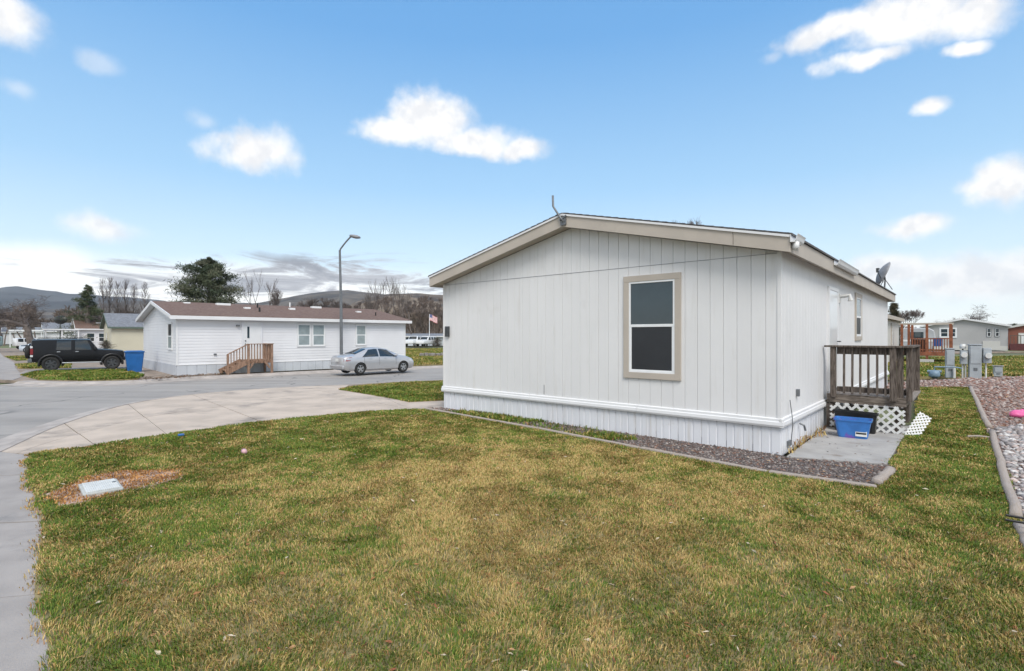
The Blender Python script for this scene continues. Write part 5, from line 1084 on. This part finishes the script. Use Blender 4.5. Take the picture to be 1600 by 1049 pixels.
# ==================================================================== GRASS, GRAVEL, LITTER
def scatter(poly, dens_fn, bound=None, seed=0, limit=None):
    rg = np.random.default_rng(seed); p = np.array([q[:2] for q in poly]); lo, hi = p.min(0), p.max(0)
    dm_ = dens_fn(None) ; n = int((hi - lo).prod() * dm_); xy = lo + rg.random((n, 2)) * (hi - lo); d = np.hypot(xy[:, 0], xy[:, 1])
    keep = inside(poly, xy) & (rg.random(n) < dens_fn(d) / dm_) & (xy[:, 1] > 1.2) & (np.abs(xy[:, 0]) < xy[:, 1] * 1.35 + 2.5)
    return xy[keep], d[keep], rg
def blades(name, label, poly, dens_fn, col_fn, h=(0.03, 0.06), w0=0.004, z0=0.01, seed=1, exclude=(), parent=None, kind='stuff', ragged=True):
    xy, d, rg = scatter(poly, dens_fn, seed=seed)
    for e in exclude:
        wob = np.stack([VN.fbm(xy[:, 0], xy[:, 1], 5.0, 3) - 0.5, VN.fbm(xy[:, 0] + 9, xy[:, 1], 5.0, 3) - 0.5], 1) * 0.45 + rg.normal(0, 0.035, xy.shape)
        k = ~inside(e, xy + wob); xy, d = xy[k], d[k]
    if ragged: xy = xy + rg.normal(0, 0.022, xy.shape) + (np.stack([VN.fbm(xy[:, 0], xy[:, 1], 3.0, 3), VN.fbm(xy[:, 0] + 9, xy[:, 1], 3.0, 3)], 1) - 0.5) * 0.16
    n = len(xy); a = 12.6 * VN.fbm(xy[:, 0], xy[:, 1] + 71, 1.6, 3) + rg.normal(0, 1.1, n); lean = rg.random(n) ** 0.7 * 0.95; hh = rg.uniform(*h, n) * (0.75 + 0.6 * VN.fbm(xy[:, 0], xy[:, 1], 2.2, 3)) * (0.80 + 0.42 * VN.fbm(xy[:, 0] + 5, xy[:, 1], 11.0, 2)); ww = w0 * np.maximum(1.0, d / 4.2) * rg.uniform(0.7, 1.3, n)
    fx, fy = np.cos(a), np.sin(a); b = rg.random(n) * 6.283; sx, sy = np.cos(b), np.sin(b)
    base = np.stack([xy[:, 0], xy[:, 1], np.full(n, z0)], 1); side = np.stack([sx, sy, np.zeros(n)], 1) * ww[:, None] * 0.5
    mid = base + np.stack([fx * lean * hh * 0.35, fy * lean * hh * 0.35, hh * 0.6], 1); tip = base + np.stack([fx * lean * hh * 1.1, fy * lean * hh * 1.1, hh * (1.0 - 0.38 * lean)], 1)
    Vv = np.stack([base - side, base + side, mid - side * 0.8, mid + side * 0.8, tip], 1).reshape(-1, 3)
    o = (np.arange(n) * 5)[:, None]; fa = np.concatenate([o + np.array([[0, 1, 3]]), o + np.array([[0, 3, 2]]), o + np.array([[2, 3, 4]])], 1).reshape(-1)
    c = col_fn(xy, rg); c = np.repeat(c, 5, 0)
    ob = np_mesh(name, Vv, fa, 3, M_grass, c, parent); tag(ob, label, kind=kind); return ob
GRN, GR2, OLV, STR, BRN = [np.array(c) for c in ((0.116, 0.182, 0.022), (0.082, 0.138, 0.024), (0.255, 0.214, 0.044), (0.50, 0.368, 0.148), (0.39, 0.205, 0.082))]
def pick(xy, rg, dry):
    """blade colours: dry 0..1 is the share of straw"""
    n = len(xy); r = rg.random(n); c = np.where((rg.random(n) < 0.55)[:, None], GRN, GR2); c = np.where((r < 0.20 + 0.25 * dry)[:, None], OLV, c); r2 = rg.random(n)
    c = np.where((r2 < dry * 0.72)[:, None], STR, c); c = np.where((rg.random(n) < 0.02 + 0.14 * dry)[:, None], BRN, c); return c * rg.uniform(0.75, 1.3, (n, 1))
cen = np.array(G(760, 800)[:2])
def lawn_col(xy, rg):
    x, y = xy[:, 0], xy[:, 1]
    core = np.exp(-(((x - 0.5) / 3.3) ** 2 + ((y - 5.7) / 3.3) ** 2))                # worn, sun-bleached middle
    nz = VN.fbm(x, y, 0.9, 4); n2 = VN.fbm(x + 40, y, 3.2, 3); n3 = VN.fbm(x, y + 33, 9.0, 2)
    dry = np.clip(0.15 + 0.76 * core + (nz - 0.5) * 1.0 + (n2 - 0.5) * 1.1 + (n3 - 0.5) * 0.9, 0.05, 0.95); return pick(xy, rg, dry)
def green_col(k):
    def f(xy, rg): return pick(xy, rg, np.clip(k + (VN.fbm(xy[:, 0], xy[:, 1], 0.8, 3) - 0.5) * 1.2, 0.02, 0.9))
    return f
def dens(near, far, d0=3.5, d1=12.0):
    def f(d):
        if d is None: return near
        return near + (far - near) * np.clip((d - d0) / (d1 - d0), 0, 1)
    return f
def swell(poly, k):
    c = np.mean([p[:2] for p in poly], 0); return [(c[0] + (p[0] - c[0]) * k, c[1] + (p[1] - c[1]) * k) for p in poly]
LIDP = [tuple(q[:2]) for q in lq]
blades('grass', 'patchy green and straw turf of the front lawn', LAWN, dens(12000, 3400), lawn_col, (0.022, 0.043), 0.0044, 0.012, 1, (SOILP,))
blades('grass', 'turf of the small wedge between street and driveway', ISL, dens(2200, 1600, 10, 20), green_col(0.22), (0.04, 0.075), 0.006, 0.012, 2)
blades('grass', 'green turf strip beside the black car', LOTA, dens(1100, 800, 20, 30), green_col(0.05), (0.05, 0.10), 0.006, 0.012, 3)
blades('grass', 'thin turf behind the black car', LOTB, dens(500, 400, 20, 40), green_col(0.2), (0.05, 0.10), 0.006, 0.012, 4)
blades('grass', 'thin turf far along the sidewalk', LOTC, dens(300, 250, 20, 40), green_col(0.3), (0.05, 0.10), 0.006, 0.012, 8)
blades('grass', 'yellow green turf of the park lawn', FARL, dens(320, 140, 25, 60), green_col(0.3), (0.06, 0.12), 0.006, 0.012, 5)
blades('grass', 'green turf behind the utility boxes', RLAWN, dens(500, 250, 18, 40), green_col(0.22), (0.06, 0.14), 0.006, 0.012, 6)
wp = [tuple(G(*p)[:2]) for p in ((690, 644), (760, 640), (840, 652), (1000, 690), (940, 690), (800, 664))]
def weedden(d):
    return 2600 if d is None else np.full(len(d), 1.0) * np.where(VN.at(d * 3.1, d * 0, 1.0) > 0.45, 2400.0, 300.0)
blades('weeds', 'low green weeds growing in the gravel bed', wp, weedden, green_col(0.0), (0.015, 0.10), 0.007, 0.01, 7)
dryp = [tuple(G(*p)[:2]) for p in ((1226, 712), (1250, 690), (1284, 672), (1292, 682), (1262, 694), (1240, 712))]
def dry_col(xy, rg): n = len(xy); return np.where((rg.random(n) < 0.6)[:, None], STR, BRN) * rg.uniform(0.6, 1.1, (n, 1))
blades('weeds', 'dry straw and dead stems along the skirting by the pad', dryp, lambda d: 900 if d is None else np.full(len(d), 420.0), dry_col, (0.03, 0.12), 0.006, 0.03, 9)
ringp = swell(SOILP, 1.06)
blades('weeds', 'dead brown thatch around the meter lid', SOILP, lambda d: 5200 if d is None else np.full(len(d), 2600.0), lambda xy, rg: np.where((rg.random(len(xy)) < 0.45)[:, None], np.array((0.52, 0.29, 0.11)), np.array((0.38, 0.18, 0.06))) * rg.uniform(0.7, 1.35, (len(xy), 1)), (0.012, 0.034), 0.006, 0.02, 10, (swell(LIDP, 1.0),))
# leaf litter
def leaves(name, label, poly, density, seed, size=(0.02, 0.05), cols=((0.28, 0.15, 0.075), (0.40, 0.27, 0.16), (0.50, 0.42, 0.34), (0.22, 0.09, 0.05)), z=0.045):
    xy, d, rg = scatter(poly, lambda d: density if d is None else np.full(len(d), float(density)), seed=seed); n = len(xy); s = rg.uniform(*size, n); a = rg.random(n) * 6.283
    ux, uy = np.cos(a), np.sin(a); zz = rg.uniform(0.5, 1.1, n) * z; tl = rg.normal(0, 0.35, (n, 2)); asp = rg.uniform(0.3, 0.65, n)
    def pt(u, v, k): return np.stack([xy[:, 0] + (ux * u - uy * v * asp) * s, xy[:, 1] + (uy * u + ux * v * asp) * s, zz + (tl[:, 0] * u + tl[:, 1] * v) * s * 0.6 + k * s], 1)
    Vv = np.stack([pt(-1, 0, .1), pt(-.2, -.6, .2), pt(1, 0, .15), pt(-.2, .6, .2), pt(0, 0, 0)], 1).reshape(-1, 3); o = (np.arange(n) * 5)[:, None]
    fa = np.concatenate([o + np.array([[q, (q + 1) % 4, 4]]) for q in range(4)], 1).reshape(-1); c = np.array(cols)[rg.integers(0, len(cols), n)] * rg.uniform(.7, 1.2, (n, 1))
    tag(np_mesh(name, Vv, fa, 3, M_grass, np.repeat(c, 5, 0)), label, kind='stuff')
leaves('leaves', 'small dry leaves strewn over the front lawn', LAWN, 34, 20, (0.010, 0.034), ((0.30, 0.14, 0.06), (0.38, 0.22, 0.11), (0.50, 0.42, 0.32), (0.24, 0.09, 0.045)), 0.034)
leaves('leaves', 'fallen leaves caught on the gravel yard', GRAV, 8, 21, (0.03, 0.06), z=0.04)
leaves('leaves', 'dead leaves along the gravel bed', BEDP, 40, 22, (0.015, 0.035), z=0.04)
leaves('leaves', 'dark leaves blown on the concrete pad', PAD, 10, 23, (0.012, 0.035), ((0.05, 0.035, 0.025), (0.14, 0.08, 0.045)), 0.045)
leaves('leaves', 'dirt crumbs and leaves along the white home skirting', [tuple(G(*p)[:2]) for p in ((205, 591), (276, 588), (350, 584), (350, 586.5), (276, 592), (205, 596))], 60, 24, (0.03, 0.09), ((0.16, 0.10, 0.07), (0.25, 0.18, 0.13)), 0.04)
EDGE = [(p.x, p.y) for p in Lc[6:42]]; EDGE += [(p[0] - 0.06 * (1 + 0.8 * math.sin(i * 1.7)), p[1] - 0.01) for i, p in reversed(list(enumerate(EDGE)))]
leaves('dirt', 'brown soil crumbs spilled on the sidewalk along the lawn edge', EDGE, 150, 25, (0.006, 0.016), ((0.13, 0.085, 0.06), (0.22, 0.15, 0.10), (0.30, 0.21, 0.13)), 0.012)
blades('weeds', 'dead straw edge of the lawn along the sidewalk', EDGE, lambda d: 3000 if d is None else np.full(len(d), 2600.0), dry_col, (0.012, 0.035), 0.005, 0.006, 26)
# stones
bmi = bmesh.new(); bmesh.ops.create_icosphere(bmi, subdivisions=1, radius=1); ICO = np.array([v.co[:] for v in bmi.verts]); ICF = np.array([[v.index for v in f.verts] for f in bmi.faces]); bmi.free()
def stones(name, label, poly, dens_fn, size, cols, seed, exclude=()):
    xy, d, rg = scatter(poly, dens_fn, seed=seed)
    for e in exclude: k = ~inside(e, xy); xy, d = xy[k], d[k]
    n = len(xy); s = rg.uniform(*size, n) * rg.uniform(.6, 1.3, n) * np.maximum(1, d / 11.0); sc = np.stack([s, s * rg.uniform(.6, 1, n), s * rg.uniform(.4, .7, n)], 1); a = rg.random(n) * 6.283
    v = ICO[None] * (1 + rg.normal(0, .12, (n, len(ICO), 1))) * sc[:, None]; c, q = np.cos(a)[:, None], np.sin(a)[:, None]; x = v[..., 0] * c - v[..., 1] * q; y = v[..., 0] * q + v[..., 1] * c
    Vv = np.stack([x + xy[:, 0:1], y + xy[:, 1:2], v[..., 2] + 0.005 + sc[:, 2:3] * 0.45], 2).reshape(-1, 3); fa = (ICF[None] + (np.arange(n) * len(ICO))[:, None, None]).reshape(-1)
    cc = np.array(cols)[rg.integers(0, len(cols), n)] * rg.uniform(.7, 1.25, (n, 1)); tag(np_mesh(name, Vv, fa, 3, M_stone, np.repeat(cc, len(ICO), 0)), label, kind='stuff')
PINKS = ((0.27, 0.19, 0.165), (0.33, 0.25, 0.22), (0.20, 0.135, 0.115), (0.42, 0.36, 0.33), (0.25, 0.13, 0.095))
GREYS = ((0.40, 0.38, 0.37), (0.30, 0.28, 0.28), (0.56, 0.54, 0.52), (0.24, 0.21, 0.20), (0.44, 0.36, 0.33))
NEARG = [tuple(G(*p)[:2]) for p in ((1556, 672), (1640, 660), (1900, 680))] + [(9.5, 4.0), (5.0, 1.0), (2.4, 1.0), (3.8, 3.2), tuple(G(1606, 830)[:2]), tuple(G(1580, 745)[:2])]
stones('gravel', 'grey rounded cobbles beside the near timbers', NEARG, lambda d: 420 if d is None else np.full(len(d), 420.0), (0.022, 0.05), GREYS, 30)
stones('gravel', 'reddish gravel of the side yard', GRAV, lambda d: 330 if d is None else np.clip(330 - d * 7, 120, 330), (0.014, 0.026), PINKS, 31, (NEARG,))
stones('gravel', 'dark purple grey gravel of the bed below the gable wall', BEDP, lambda d: 1300 if d is None else np.full(len(d), 1100.0), (0.010, 0.022), ((0.14, 0.118, 0.11), (0.18, 0.155, 0.145), (0.095, 0.08, 0.075), (0.30, 0.265, 0.245), (0.19, 0.115, 0.09)), 32)

# ==================================================================== AIR
hzm = bpy.data.materials.new('haze_air'); hzm.use_nodes = True; hk = NT(hzm.node_tree); hk.n.remove(hk.n['Principled BSDF'])
pv = hk.new('ShaderNodeVolumePrincipled'); pv.inputs['Color'].default_value = (0.90, 0.945, 1.0, 1); pv.inputs['Density'].default_value = 0.00008
hk.l.new(pv.outputs[0], hk.n['Material Output'].inputs['Volume'])
tag(MB().bx(-4700, 4700, -400, 3250, -1.5, 330).build('haze', hzm), 'thin pale haze in the air over the valley', kind='stuff')
